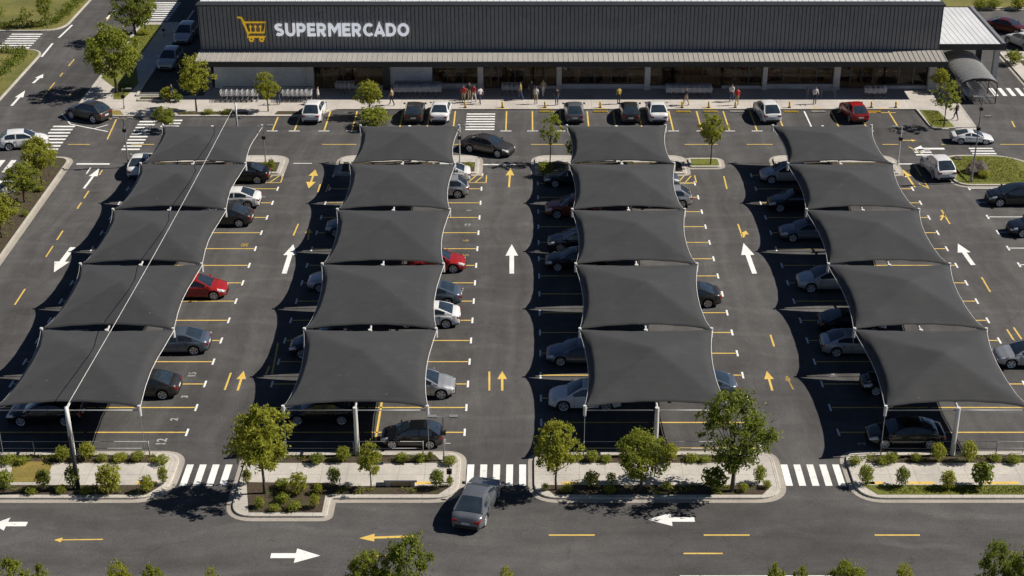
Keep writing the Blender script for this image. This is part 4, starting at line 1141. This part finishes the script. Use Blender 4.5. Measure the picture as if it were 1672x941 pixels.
def fg_tree(proto, x, ytop, wpx, label, Y=62.6):
    (tm, cm), rx, h = TP[proto]
    H = height_at(Y, ytop) - .12; rr = wpx / 2 / ppm(Y, H * .7)
    root = thing('tree', label, 'tree', ((x - 862) / ppm(Y, H * .8), Y, .12), _rot.uniform(0, 6.28), G2)
    for nm, me in (('trunk', tm), ('crown', cm)):
        o = put(nm, me, root); o.scale = (rr / rx / 1.06, rr / rx / 1.06, H / h)
fg_tree('mid_b', 16, 905, 64, 'bushy treetop in the bottom left corner')
fg_tree('mid_b', 66, 920, 42, 'low treetop just right of the bottom left corner')
fg_tree('lime_b', 192, 914, 58, 'light green treetop at the bottom edge, left of centre')
fg_tree('mid_b', 250, 917, 50, 'green treetop at the bottom edge, right half of the left pair')
fg_tree('lime_b', 345, 923, 36, 'smallest light treetop at the bottom edge below the white right arrow')
fg_tree('mid_a', 598, 893, 74, 'green treetop at the bottom edge, left of the dark one')
fg_tree('dark_a', 662, 874, 112, 'large dark treetop at the bottom edge below the yellow arrow')
fg_tree('lime_b', 826, 922, 38, 'small light treetop at the bottom edge near the turning sedan')
fg_tree('mid_b', 1268, 918, 44, 'low treetop at the bottom edge, left of the right-hand trio')
fg_tree('mid_b', 1306, 921, 40, 'low treetop at the bottom edge, second of the right-hand trio')
fg_tree('mid_a', 1386, 913, 74, 'broad green treetop at the bottom edge, right of the centre line dash')
fg_tree('lime_b', 1478, 917, 42, 'light green treetop at the bottom edge, lone one at right')
fg_tree('dark_a', 1630, 882, 70, 'large dark treetop near the bottom right corner')
fg_tree('mid_a', 1682, 886, 80, 'dark treetop cut by the bottom right corner')

def shrub_proto(seed, n, leaf, mat, tall=1.0, stem=.0):
    rnd = random.Random(seed); mb = MB()
    cl = [Vector((rnd.gauss(0, .22), rnd.gauss(0, .22), stem + (1 - stem) * rnd.uniform(.3, .85))) for _ in range(15)]
    h2 = (1.04 - stem) / 2; cz = stem + h2
    for k in range(n):
        d = Vector((rnd.gauss(0, 1), rnd.gauss(0, 1), rnd.gauss(0, 1))).normalized()
        lump = 1 + .13 * math.sin(4 * math.atan2(d.y, d.x) + seed + 2 * d.z) + .10 * math.sin(9 * d.z + 3 * math.atan2(d.y, d.x) + seed)
        rr = rnd.random() ** .38 * lump * (1 - .22 * max(0, d.z))
        leaf_quad(mb, Vector((d.x * .50 * rr, d.y * .50 * rr, max(.03, cz + d.z * h2 * rr))), leaf, rnd, .9, d * .9)
    fol = mb.mesh('foliage', M[mat]); tb = MB()
    for i in range(5): 
        c = cl[i]; tb.tube([(c.x * .15, c.y * .15, -.02), (c.x * .5, c.y * .5, c.z * .5), c], [.03, .02, .008], 5)
    return fol, tb.mesh('stem', M['bark'], smooth=True)
SP = {'lime': shrub_proto(21, 760, .15, 'leaf_lime'), 'dark': shrub_proto(22, 640, .15, 'leaf_dark', stem=.12), 'mid': shrub_proto(23, 640, .15, 'leaf_mid', stem=.06),
      'lime2': shrub_proto(24, 520, .16, 'leaf_lime', stem=.1), 'low': shrub_proto(25, 420, .16, 'leaf_mid'), 'spiky': shrub_proto(26, 340, .24, 'leaf_dark', stem=.15)}
SPm = SP
SP = math.sin(PIT)
def shrub(kind, x, y, ytop, wpx, label, group='shrubs of the footway beds', z0=.13, cat='shrub'):
    p = at(x, y, z0); H = max(.3, height_at(p.y, ytop) - z0); w = wpx / ppm(p.y, H * .5)
    root = thing('shrub', label, cat, (p.x, p.y, z0), _rot.uniform(0, 6.28), group)
    for nm, me in (('foliage', SPm[kind][0]), ('stem', SPm[kind][1])):
        o = put(nm, me, root); o.scale = (w / 1.02, w / 1.02, H / 1.08)
I1, I2, I3, I4 = 'leftmost footway island', 'second footway island', 'third footway island', 'rightmost footway island'
for a in [
 ('lime', 180, 803, 752, 44, 'largest lime green rounded shrub on the ' + I1), ('dark', 73, 799, 763, 26, 'dark upright shrub right of the dry grass patch, ' + I1), ('dark', 121, 797, 756, 26, 'dark shrub at the foot of the tall grey mast'),
 ('lime2', 241, 804, 774, 24, 'smaller lime shrub right of the largest lime one, ' + I1), ('mid', 267, 790, 757, 18, 'slim green shrub at the right end of the ' + I1), ('mid', 8, 797, 766, 34, 'green shrub at the left edge on the ' + I1),
 ('low', 140, 805, 794, 22, 'low green clump right of the mast, ' + I1), ('low', 100, 805, 791, 18, 'low green clump left of the mast, ' + I1), ('low', 52, 806, 793, 20, 'low clump below the dry grass patch, ' + I1),
 ('mid', 103, 752, 726, 26, 'bushy shrub left of the canopy post in the back bed, ' + I1), ('lime2', 144, 750, 719, 28, 'bushy shrub right of the canopy post in the back bed, ' + I1), ('low', 14, 756, 742, 30, 'low hedge piece at the left edge, back bed of the ' + I1), ('low', 36, 757, 744, 24, 'second low hedge piece from the left edge, back bed of the ' + I1),
 ('low', 168, 752, 740, 20, 'low shrub right of the bushy pair, back bed of the ' + I1), ('lime2', 197, 752, 740, 26, 'low pale shrub in the middle right of the back bed, ' + I1), ('mid', 226, 752, 736, 24, 'low shrub by the fence end post, ' + I1), ('low', 265, 757, 743, 26, 'low spreading shrub at the right end of the back bed, ' + I1),
 ('lime2', 488, 806, 768, 32, 'lime sapling right of the large yellow green tree'), ('dark', 546, 793, 760, 24, 'dark upright shrub in the middle of the ' + I2), ('dark', 714, 797, 764, 26, 'dark round shrub near the right end of the ' + I2), ('mid', 735, 793, 776, 12, 'slim shrub at the very right end of the ' + I2),
 ('lime2', 404, 790, 764, 18, 'pale shrub at the left tip of the ' + I2), ('mid', 462, 797, 781, 26, 'low green shrub under the large yellow green tree'), ('low', 462, 820, 804, 24, 'low shrub in the upper part of the projecting bed'), ('low', 480, 832, 817, 26, 'low shrub in the lower right of the projecting bed'), ('lime2', 514, 829, 804, 18, 'upright lime shrub in the corner of the projecting bed'), ('lime2', 520, 806, 787, 16, 'small lime shrub above the corner of the projecting bed'), ('low', 424, 828, 810, 20, 'low shrub at the left of the projecting bed'), ('low', 448, 834, 822, 18, 'low clump at the bottom of the projecting bed'),
 ('mid', 561, 752, 727, 26, 'bushy shrub left of the canopy post in the back bed, ' + I2), ('dark', 518, 756, 740, 26, 'dark low shrub in the back bed at the left, ' + I2), ('low', 656, 752, 741, 26, 'low shrub in the middle of the back bed, ' + I2), ('low', 688, 752, 741, 24, 'low shrub right of the middle of the back bed, ' + I2), ('mid', 703, 752, 735, 10, 'thin upright shrub in the back bed, ' + I2), ('mid', 735, 758, 744, 24, 'low shrub at the right end of the back bed, ' + I2),
 ('mid', 966, 794, 767, 28, 'green shrub between the two left trees of the ' + I3), ('spiky', 1166, 799, 762, 42, 'dark spiky shrub left of the tallest spreading tree'), ('mid', 1240, 789, 756, 22, 'upright shrub right of the tallest spreading tree'), ('lime2', 1214, 802, 788, 16, 'small lime clump right of the tallest spreading tree'), ('lime2', 1252, 797, 783, 14, 'small lime clump at the right end of the ' + I3), ('lime2', 998, 788, 771, 18, 'pale small shrub left of the dense green tree'), ('low', 996, 805, 790, 20, 'low clump in front of the pale small shrub, ' + I3), ('low', 925, 803, 790, 22, 'low clump by the airy tree, ' + I3), ('low', 1088, 800, 783, 18, 'low clump right of the dense green tree'), ('low', 890, 800, 788, 14, 'low clump at the left end of the ' + I3),
 ('mid', 967, 752, 735, 24, 'shrub in the back bed right of the airy tree'), ('lime2', 1095, 752, 721, 26, 'tall pale shrub in the back bed right of the canopy post, ' + I3), ('low', 990, 754, 742, 20, 'low shrub in the back bed behind the dense tree'), ('low', 1130, 752, 741, 26, 'low shrub in the back bed left of the tallest tree'), ('low', 1150, 754, 743, 20, 'low shrub in the back bed nearest the tallest tree'),
 ('mid', 1413, 791, 755, 26, 'green shrub, first from the left in the front grass of the ' + I4), ('dark', 1472, 794, 759, 24, 'dark oval shrub, second from the left in the front grass of the ' + I4), ('lime', 1547, 797, 764, 26, 'light oval shrub, third from the left in the front grass of the ' + I4), ('spiky', 1601, 795, 751, 36, 'dark spreading shrub, fourth from the left in the front grass of the ' + I4),
 ('lime2', 1530, 753, 720, 26, 'bushy shrub left of the canopy post, ' + I4), ('lime2', 1580, 754, 715, 26, 'tall bushy shrub right of the canopy post, ' + I4), ('mid', 1455, 754, 738, 24, 'round shrub in the left of the back bed, ' + I4), ('mid', 1495, 753, 739, 18, 'small round shrub in the back bed, ' + I4), ('low', 1441, 757, 745, 24, 'low shrub beside the round one, back bed of the ' + I4), ('low', 1396, 757, 744, 24, 'low shrub at the left tip of the back bed, ' + I4), ('low', 1625, 752, 741, 22, 'low shrub in the right part of the back bed, ' + I4), ('mid', 1655, 755, 742, 26, 'low shrub at the right edge of the back bed, ' + I4)]:
    shrub(*a)
G3 = 'shrubs near the store and lawns'
for a in [('mid', 612, 206, 172, 54, 'spreading bush under the yellow green forecourt tree'), ('lime2', 276, 164, 140, 28, 'pale bush in the planter by the side road'), ('dark', 291, 166, 152, 16, 'dark small bush right of the planter by the side road'), ('low', 165, 178, 168, 10, 'tiny bush on the left forecourt corner'),
          ('lime2', 235, 56, 48, 22, 'pale shrub on the verge below the tall dark tree'), ('low', 340, 186, 177, 18, 'low shrub in the bed left of the small forecourt tree'), ('low', 372, 186, 177, 18, 'low shrub in the bed below the trolley rows'), ('low', 890, 286, 260, 28, 'low shrub in the third end island, left tip'), ('lime2', 434, 278, 262, 14, 'upright shrub in the leftmost end island'), ('mid', 444, 280, 256, 12, 'thin shrub at the right of the leftmost end island'), ('low', 764, 276, 264, 22, 'low shrub in the second end island'),
          ('mid', 1655, 104, 80, 30, 'bush on the right pavement bed'), ('mid', 1600, 14, -4, 26, 'left round bush on the verge at the top right corner'), ('mid', 1622, 14, -4, 26, 'middle round bush on the verge at the top right corner'), ('lime2', 1664, 14, -6, 30, 'pale bush in the top right corner'),
          ('low', 66, 312, 302, 18, 'low plant by the kerb of the mulch strip'), ('low', 42, 352, 344, 14, 'lower small plant by the kerb of the mulch strip')]:
    shrub(*a, group=G3)
def hedge(pts, label, w=1.1, h=1.0):
    rnd = random.Random(len(label)); mb = MB(); o = Vector((*pts[0], .12))
    for a, b in zip(pts, pts[1:]):
        a, b = Vector((*a, 0)), Vector((*b, 0)); L = (b - a).length
        for k in range(int(L * 95)):
            p = a.lerp(b, rnd.random()); hh = h * (.75 + .3 * math.sin(p.y * 2.1 + p.x * 1.7))
            leaf_quad(mb, p - Vector((*pts[0], 0)) + Vector((rnd.gauss(0, w * .3), rnd.gauss(0, w * .3), rnd.random() ** .6 * hh)), .3, rnd)
    r_ = thing('hedge', label, 'hedge', tuple(o)); mb.build('foliage', M['leaf_dark'], r_)
shrub('lime', 1606, 289, 277, 22, 'small plant at the foot of the boulder on the lawn island', G3)
hedge([(-62, 165.0), (-53.0, 165.2), (-51.6, 167), (-51.3, 182)], 'clipped dark hedge round the far left lawn')
hedge([(-62, 156.4), (-52.6, 156.2), (-51.9, 154.5), (-52.6, 147), (-53.4, 140)], 'clipped dark hedge round the nearer left lawn')
# grass blades
def blades(name, polys, n, size, label=None):
    rnd = random.Random(9); mb = MB()
    for (x0, y0, x1, y1), cnt in polys:
        for k in range(cnt):
            x, y = rnd.uniform(x0, x1), rnd.uniform(y0, y1); t = rnd.uniform(0, 6.28); s = size * rnd.uniform(.5, 1.3); c, si = math.cos(t) * s * .35, math.sin(t) * s * .35
            lx, ly = rnd.gauss(0, s * .4), rnd.gauss(0, s * .4)
            mb.add([(x - c, y - si, .125), (x + c, y + si, .125), (x + lx, y + ly, .125 + s)], [(0, 1, 2)])
    o = mb.build(name, M['blade']); return tag(o, 'short green grass of the lawn island, wedge and footway verge', 'grass', kind='stuff')
blades('grass', [((36.3, 120.9, 44.2, 123.4), 2000), ((36.6, 123.4, 42.0, 126.6), 1700), ((20.5, 74.5, 36, 75.35), 2600), ((37.0, 134.4, 38.3, 138.4), 900), ((-41.8, 149, -40.2, 166), 1800), ((-40.0, 142.2, -38.8, 146), 700)], 0, .09)

# low ground cover spread through the planting beds
rnd = random.Random(31); mb = MB()
def cover(x0, x1, y0, y1, n):
    for k in range(n):
        c = Vector((rnd.uniform(x0, x1), rnd.uniform(y0, y1), .13))
        if math.sin(c.x * 1.7) + math.sin(c.x * .63 + 2) + rnd.gauss(0, .5) < .1: continue
        for j in range(rnd.randint(4, 10)):
            leaf_quad(mb, c + Vector((rnd.gauss(0, .10), rnd.gauss(0, .07), rnd.uniform(.02, .16))), .14, rnd, 1.2)
for x0, x1 in ((-34, -21.6), (-16, -4.9), (1.2, 13.6), (19.8, 36)): cover(x0, x1, 77.85, 78.5, int((x1 - x0) * 9))
for x0, x1 in ((-34, -21.6), (-11, -5), (1.5, 13.3)): cover(x0, x1, 74.5, 75.3, int((x1 - x0) * 8))
cover(-16, -11.6, 72.8, 75.3, 90); cover(-43, -40, 96, 126, 260); cover(-32.5, -26, 137.4, 138, 60); cover(-33, -21.5, 123.3, 125.2, 60); cover(-15.8, -4.6, 123.3, 125.2, 60); cover(1, 13, 123.3, 125.2, 70)
tag(mb.build('ground_cover', M['leaf_mid']), 'low patchy ground cover on the mulch of the planting beds', 'ground cover', kind='stuff')
# yellow tactile paving and painted kerb lengths
k = MB()
for px_, w_ in ((1429, 1.0), (1504, 1.5), (1635, 2.0), (668, 2.6), (240, 1.2), (930, .9), (585 + 836 // 1, .5)):
    p = at(px_, 788, .13); k.box((p.x, 75.62, .123), (w_, .26, .012))
for x in (-2.4, 1.6, 6.8, 11.8, 17.0, 22.1, 27.0, 30.5, 33.4): k.box((x, 139.0, .124), (1.1, .16, .014))
tag(k.build('tactile_paving', M['yellow_line']), kind='structure')
bn = thing('bench', 'low pale concrete bench on the second footway island', 'bench', (at(655, 789, .13).x, 75.45, .12))
k = MB(); k.box((0, 0, .40), (1.9, .55, .14)); k.build('seat', M['paving'], bn)
for s in (-.7, .7): k = MB(); k.box((s, 0, .165), (.22, .45, .33)); k.build('leg', M['kerb'], bn)

# rock on the lawn island
rnd = random.Random(3)
import bmesh
bm = bmesh.new(); bmesh.ops.create_icosphere(bm, subdivisions=3, radius=1)
from mathutils import noise as mn
for v in bm.verts:
    k = 1 + .35 * mn.noise(v.co * 1.3 + Vector((4, 2, 1))) + .12 * mn.noise(v.co * 4)
    v.co *= k; v.co = Vector((v.co.x * 1.05, v.co.y * .8, max(-.15, v.co.z) * .95))
me = bpy.data.meshes.new('rock'); bm.to_mesh(me); bm.free(); me.materials.append(M['stone'])
p = at(1596, 281, .13); o = put('rock', me, None, (p.x, p.y, .15)); tag(o, 'large dark brown boulder on the lawn island', 'rock')
p = at(1564, 259, .13); o = put('rock', me.copy(), None, (p.x, p.y, .13)); o.scale = (.38, .4, .22); tag(o, 'small flat stone near the corner of the lawn island', 'rock')

# ------------------------------------------------------------------ street furniture
def lamp(x, y, ytop, heads, label, r=.06, grey='steel_grey'):
    p = at(x, y, .1); H = height_at(p.y, ytop) - .1
    root = thing('lamp_post', label, 'lamp post', (p.x, p.y, .1), 0, 'slim lamp posts')
    k = MB(); k.tube([(0, 0, 0), (0, 0, H)], [r * 1.2, r * .8], 10); k.tube([(0, 0, 0), (0, 0, .3)], r * 2, 10); k.build('pole', M[grey], root); smooth_by_angle(root.children[-1])
    k = MB(); k.box((0, 0, H - 1.1 if H > 3 else H * .6), (.3, .22, .26)); k.build('junction_box', M['black'], root)
    for s in heads:
        k = MB(); k.tube([(0, 0, H - .05), (s * .55, -.05, H + .02)], .03, 6); k.box((s * .62, -.05, H + .02), (.5, .26, .09)); k.build('lamp_head', M['steel_grey'], root)
lamp(210, 272, 193, (1, -1), 'lamp post with two heads at the back left corner of the canopies')
lamp(434, 270, 205, (1,), 'thin lamp post at the back right of the leftmost canopies', .045)
lamp(751, 268, 205, (1,), 'lamp post at the back right corner of the second canopies', .05, 'steel_white')
lamp(1466, 268, 207, (-1,), 'white lamp post at the back right corner of the rightmost canopies', .05, 'steel_white')
lamp(1586, 297, 190, (1,), 'tall lamp post on the lawn island beside the boulder')
lamp(1598, 208, 158, (1, -1), 'lamp post at the corner of the pavement below the trolley shelter')
lamp(725, 752, 680, (1, -1), 'short lamp post with two heads at the right end of the second footway island', .04)
lamp(203, 178, 145, (1,), 'small lamp post on the left forecourt corner', .04)
lamp(268, 60, 42, (1,), 'small lamp post beside the cars parked in the side road', .04)
lamp(734, 788, 758, (), 'short dark post on the right end of the second footway island', .035, 'steel_dark')
# cable fences behind the footway islands
def fence(x0, x1, label):
    root = thing('cable_fence', label, 'fence', ((x0 + x1) / 2, 78.55, .12), 0, 'low cable fences behind the footway islands'); c = (x0 + x1) / 2
    n = max(2, int((x1 - x0) / 2.9)); 
    for i in range(n + 1):
        k = MB(); x = x0 - c + (x1 - x0) * i / n; k.tube([(x, 0, 0), (x, 0, 1.0)], .035, 8); k.build('fence_post', M['steel_grey'], root, smooth=True)
    for z in (.5, .97):
        k = MB(); k.tube([(x0 - c, 0, z), (x1 - c, 0, z)], .016, 6); k.build('rail', M['steel_grey'], root, smooth=True)
fence(-36, -22.4, 'low grey cable fence behind the leftmost footway island'); fence(-14.4, -6.2, 'low grey cable fence behind the second footway island')
fence(3.3, 11.8, 'low grey cable fence behind the third footway island'); fence(20.9, 34.5, 'low grey cable fence behind the rightmost footway island')
# yellow bollards along the forecourt kerb
bm_ = MB(); bm_.tube([(0, 0, 0), (0, 0, .55), (0, 0, .6)], [.09, .09, .05], 10); bme = bm_.mesh('bollard', M['yellow'], smooth=True)
b2 = MB(); b2.tube([(0, 0, 0), (0, 0, .04)], .16, 10); bbase = b2.mesh('base', M['black'])
for i, x in enumerate((-5.9, -2.4, 1.6, 4.3, 6.8, 9.2, 11.8, 14.5, 17.0, 19.5, 22.1, 24.6, 29.6, 32.3, 34.6)):
    root = thing('bollard', 'short yellow bollard along the forecourt kerb before the store', 'bollard', (x, 139.25, .13), 0, 'yellow bollards along the forecourt kerb')
    put('shaft', bme, root); put('base', bbase, root)
# wheel stops
k = MB(); k.box((0, 0, .06), (1.5, .16, .12), 0, 0, .85); ws = k.mesh('wheel_stop', M['yellow']); k = MB(); k.box((0, 0, .06), (1.5, .16, .12), 0, 0, .85); ww = k.mesh('wheel_stop', M['kerb'])
for i, (a, b) in enumerate(zip(TOPX[9:], TOPX[10:])):
    y_ = i % 3 != 1
    o = put('wheel_stop', ws if y_ else ww, None, ((a + b) / 2, 138.3, .0)); tag(o, 'low yellow wheel stop at the head of a bay before the store' if y_ else 'low grey concrete wheel stop at the head of a bay before the store', 'wheel stop', 'yellow wheel stops before the store' if y_ else 'grey wheel stops before the store')
# shopping trolleys
def trolley_mesh():
    k = MB(); r = .022
    for z, sx, sy in ((1.0, .28, .45), (.78, .26, .40), (.58, .24, .35)):
        k.tube([(-sx, -sy, z), (sx, -sy, z), (sx, sy, z), (-sx, sy, z), (-sx, -sy, z)], r, 4, cap=False)
    for i in range(5):
        x = -.26 + .13 * i
        for s in (-1, 1): k.tube([(x, s * .45, 1.0), (x * .86, s * .35, .56)], .014, 4)
    for i in range(5):
        y = -.36 + .18 * i
        for s in (-1, 1): k.tube([(s * .28, y, 1.0), (s * .24, y * .8, .56)], .014, 4)
        k.tube([(-.24, y * .8, .57), (.24, y * .8, .57)], .012, 4)
    for s in (-1, 1): k.tube([(s * .24, .40, 1.02), (s * .22, .42, .2), (s * .22, -.42, .14)], r, 5)
    k.tube([(-.24, .52, 1.06), (.24, .52, 1.06)], .032, 6, 1)
    for sx in (-1, 1):
        for sy in (-1, 1): k.tube([(sx * .22 - .02, sy * .4, .07), (sx * .22 + .02, sy * .4, .07)], .07, 8, 2)
    return k.mesh('shopping_trolley', [M['chrome'], M['grip'], M['black']])
tr = trolley_mesh()
def trolleys(x0, x1, y, n, rows, where):
    for r_ in range(rows):
        for i in range(n):
            p = at(x0 + (x1 - x0) * (i + .5) / n, y, .13)
            o = put('shopping_trolley', tr, None, (p.x, p.y + r_ * .42 + .3, .125)); o.rotation_euler = (0, 0, R(random.uniform(-4, 4)))
            tag(o, 'wire shopping trolley nested in the rows ' + where, 'trolley', 'trolleys ' + where)
trolleys(361, 421, 166, 7, 2, 'left of the small forecourt tree'); trolleys(462, 508, 166, 6, 2, 'right of the small forecourt tree')
trolleys(643, 720, 159, 9, 3, 'before the cream wall left of centre'); trolleys(549, 577, 153, 4, 1, 'before the left glass doors')
trolleys(820, 852, 156, 4, 1, 'behind the people at the main doors'); trolleys(1088, 1162, 160, 8, 2, 'before the right glass doors')
trolleys(1413, 1446, 161, 4, 1, 'near the right corner of the store')
def srow(n, where):
    for i in range(n):
        o = put('shopping_trolley', tr, None, (41.9 + (i % 2) * 1.2, 141.6 + (i // 2) * .45, .01)); tag(o, 'wire shopping trolley parked under the arched shelter', 'trolley', 'trolleys under the arched shelter')
srow(16, '')
rl = thing('trolley_rail', 'grey tubular trolley rail on the forecourt right of centre', 'rail', (fx(1336), 142.4, .13))
for s in (-1, 0, 1):
    k = MB(); k.tube([(s * 1.3, -.4, 0), (s * 1.3, -.4, .8), (s * 1.3, .5, .8), (s * 1.3, .5, 0)], .03, 6); k.build('hoop', M['steel_grey'], rl)
k = MB(); k.tube([(-1.3, -.4, .8), (1.3, -.4, .8)], .03, 6); k.tube([(-1.3, .5, .8), (1.3, .5, .8)], .03, 6); k.build('top_rail', M['steel_grey'], rl)

# ------------------------------------------------------------------ people
def person_mesh(name, stride, arm):
    J = {'pel': ((0, 0, .95), .135), 'waist': ((0, 0, 1.10), .125), 'chest': ((0, .01, 1.32), .155), 'neck': ((0, 0, 1.50), .06), 'chin': ((0, .02, 1.58), .075), 'head': ((0, .02, 1.68), .10), 'crown': ((0, 0, 1.76), .07)}
    E = [('pel', 'waist'), ('waist', 'chest'), ('chest', 'neck'), ('neck', 'chin'), ('chin', 'head'), ('head', 'crown')]
    for s, n in ((-1, 'l'), (1, 'r')):
        f = stride * s
        J['hip' + n] = ((s * .095, 0, .90), .105); J['knee' + n] = ((s * .10, f * .16 + .02, .50), .065); J['ank' + n] = ((s * .10, f * .28 - .03, .09), .045); J['toe' + n] = ((s * .11, f * .28 + .14, .04), .04)
        J['sho' + n] = ((s * .19, 0, 1.42), .065); J['elb' + n] = ((s * .25, -f * .12 + arm * .05 - .02, 1.14), .045); J['wri' + n] = ((s * .23, -f * .16 + arm * .28 + .04, .92 + arm * .16), .034); J['han' + n] = ((s * .225, -f * .16 + arm * .36 + .07, .83 + arm * .25), .032)
        E += [('pel', 'hip' + n), ('hip' + n, 'knee' + n), ('knee' + n, 'ank' + n), ('ank' + n, 'toe' + n), ('chest', 'sho' + n), ('sho' + n, 'elb' + n), ('elb' + n, 'wri' + n), ('wri' + n, 'han' + n)]
    ks = list(J); me = bpy.data.meshes.new(name); me.from_pydata([J[k][0] for k in ks], [(ks.index(a), ks.index(b)) for a, b in E], [])
    o = put(name, me); sk = o.modifiers.new('s', 'SKIN'); ss = o.modifiers.new('u', 'SUBSURF'); ss.levels = 1; ss.render_levels = 1
    for i, k in enumerate(ks):
        d = me.skin_vertices[0].data[i]; d.radius = (J[k][1],) * 2; d.use_root = (k == 'pel')
    bpy.context.view_layer.update()
    dg = bpy.context.evaluated_depsgraph_get(); out = bpy.data.meshes.new_from_object(o.evaluated_get(dg)); bpy.data.objects.remove(o)
    for m in ('skin', 'hair', 'red', 'black', 'rubber'): out.materials.append(M[m])
    for p in out.polygons:
        c = p.center; z = c.z; i = 0
        arm_ = abs(c.x) > .2 and z < 1.40
        if z > 1.70 or (z > 1.6 and c.y < -.02): i = 1
        elif z > 1.5: i = 0
        elif arm_ and z < 1.18: i = 0
        elif z > .98 : i = 2
        elif z > .10: i = 3 if not (abs(c.x) > .185) else 0
        else: i = 4
        p.material_index = i; p.use_smooth = True
    return out
PMESH = [person_mesh('person_a', .0, .2), person_mesh('person_b', .9, .0), person_mesh('person_c', .2, 1.0)]
CL = {'red': M['red'], 'white': plain('white_cloth', (.65, .63, .6), .8), 'tan': plain('tan_cloth', (.35, .26, .15), .8), 'navy': plain('navy_cloth', (.02, .03, .06), .8), 'black': M['black'], 'denim': plain('denim_cloth', (.05, .08, .14), .85), 'yellow': plain('yellow_cloth', (.45, .33, .06), .8)}
def person(i, x, y, rz, shirt, trous, label):
    p = at(x, y, .13); o = put('person', PMESH[i].copy(), None, (p.x, p.y, .125)); o.rotation_euler = (0, 0, R(rz))
    o.data.materials[2] = CL[shirt]; o.data.materials[3] = CL[trous]
    tag(o, label, 'person', 'people before the store')
person(0, 757, 168, 170, 'red', 'tan', 'person in red top at the left of the group by the main doors')
person(2, 766, 163, 200, 'black', 'tan', 'person in black top and tan trousers in the middle of the group')
person(1, 774, 167, 150, 'red', 'white', 'person in red top and white trousers in the group by the doors')
person(1, 784, 170, 30, 'white', 'navy', 'person in white top at the right of the group by the doors')
person(1, 850, 163, 90, 'yellow', 'denim', 'person in yellow top walking by the main doors')
person(0, 875, 170, 0, 'white', 'tan', 'person in white top standing on the kerb beside the third row')
person(1, 887, 158, 200, 'tan', 'white', 'person in tan top walking in the awning shade')
person(0, 909, 172, 20, 'black', 'denim', 'person in black top standing near the kerb right of the main doors')
person(1, 1194, 166, -20, 'white', 'denim', 'person in white top before the right doors')
person(0, 1203, 172, 10, 'red', 'tan', 'person in red top and tan trousers before the right doors')
person(1, 1560, 196, 60, 'black', 'navy', 'person in dark clothes on the pavement below the trolley shelter')
person(1, 282, 166, 120, 'navy', 'black', 'person in dark clothes by the side road planter')

person(1, 640, 172, 80, 'tan', 'black', 'person in tan top walking on the forecourt above the second row')
person(1, 520, 170, -70, 'white', 'black', 'person in white top walking right of the left trolley rows')
person(2, 455, 171, 0, 'navy', 'denim', 'person in dark top by the left trolley rows')
person(0, 1010, 170, 20, 'yellow', 'black', 'person in yellow top standing near the kerb by the dark hatchback')
person(1, 1120, 172, 100, 'navy', 'tan', 'person in dark top walking before the right trolley row')
person(2, 1330, 170, 180, 'white', 'navy', 'person in white top before the trolley rail')
person(1, 868, 160, 200, 'navy', 'black', 'person in dark clothes in the awning shade by the main doors')

# ------------------------------------------------------------------ light, sky, camera
EL, AZ = R(43), R(-6)
sv = Vector((math.cos(EL) * math.cos(AZ), -math.cos(EL) * math.sin(AZ), math.sin(EL)))
sun = bpy.data.lights.new('sun', 'SUN'); sun.energy = 5.0; sun.angle = R(.5); sun.color = (1, .94, .85)
so = bpy.data.objects.new('sun', sun); col.objects.link(so); so.rotation_euler = sv.to_track_quat('Z', 'Y').to_euler(); so.location = (60, 0, 80)
w = bpy.data.worlds.new('World'); scene.world = w; w.use_nodes = True
nt = w.node_tree; bg = nt.nodes['Background']; sky = nt.nodes.new('ShaderNodeTexSky'); sky.sky_type = 'NISHITA'; sky.sun_disc = False
sky.sun_elevation = EL; sky.sun_rotation = math.atan2(sv.x, sv.y); sky.altitude = 1500; sky.air_density = .45; sky.dust_density = .1
nt.links.new(sky.outputs[0], bg.inputs['Color']); bg.inputs['Strength'].default_value = .066
cam = bpy.data.cameras.new('camera'); co = bpy.data.objects.new('camera', cam); col.objects.link(co); scene.camera = co
co.location = (0, 0, CAMH); co.rotation_euler = (math.pi / 2 - PIT, 0, 0)
cam.sensor_width = 36; cam.lens = F / 1672 * 36; cam.shift_x = -(CX - 836) / 1672; cam.clip_start = 1; cam.clip_end = 5000
vs_ = scene.view_settings; vs_.view_transform = 'Standard'; vs_.look = 'None'; vs_.exposure = .3; vs_.gamma = 1; vs_.use_curve_mapping = False
scene.render.engine = 'CYCLES'; scene.cycles.max_bounces = 8; scene.cycles.use_denoising = True
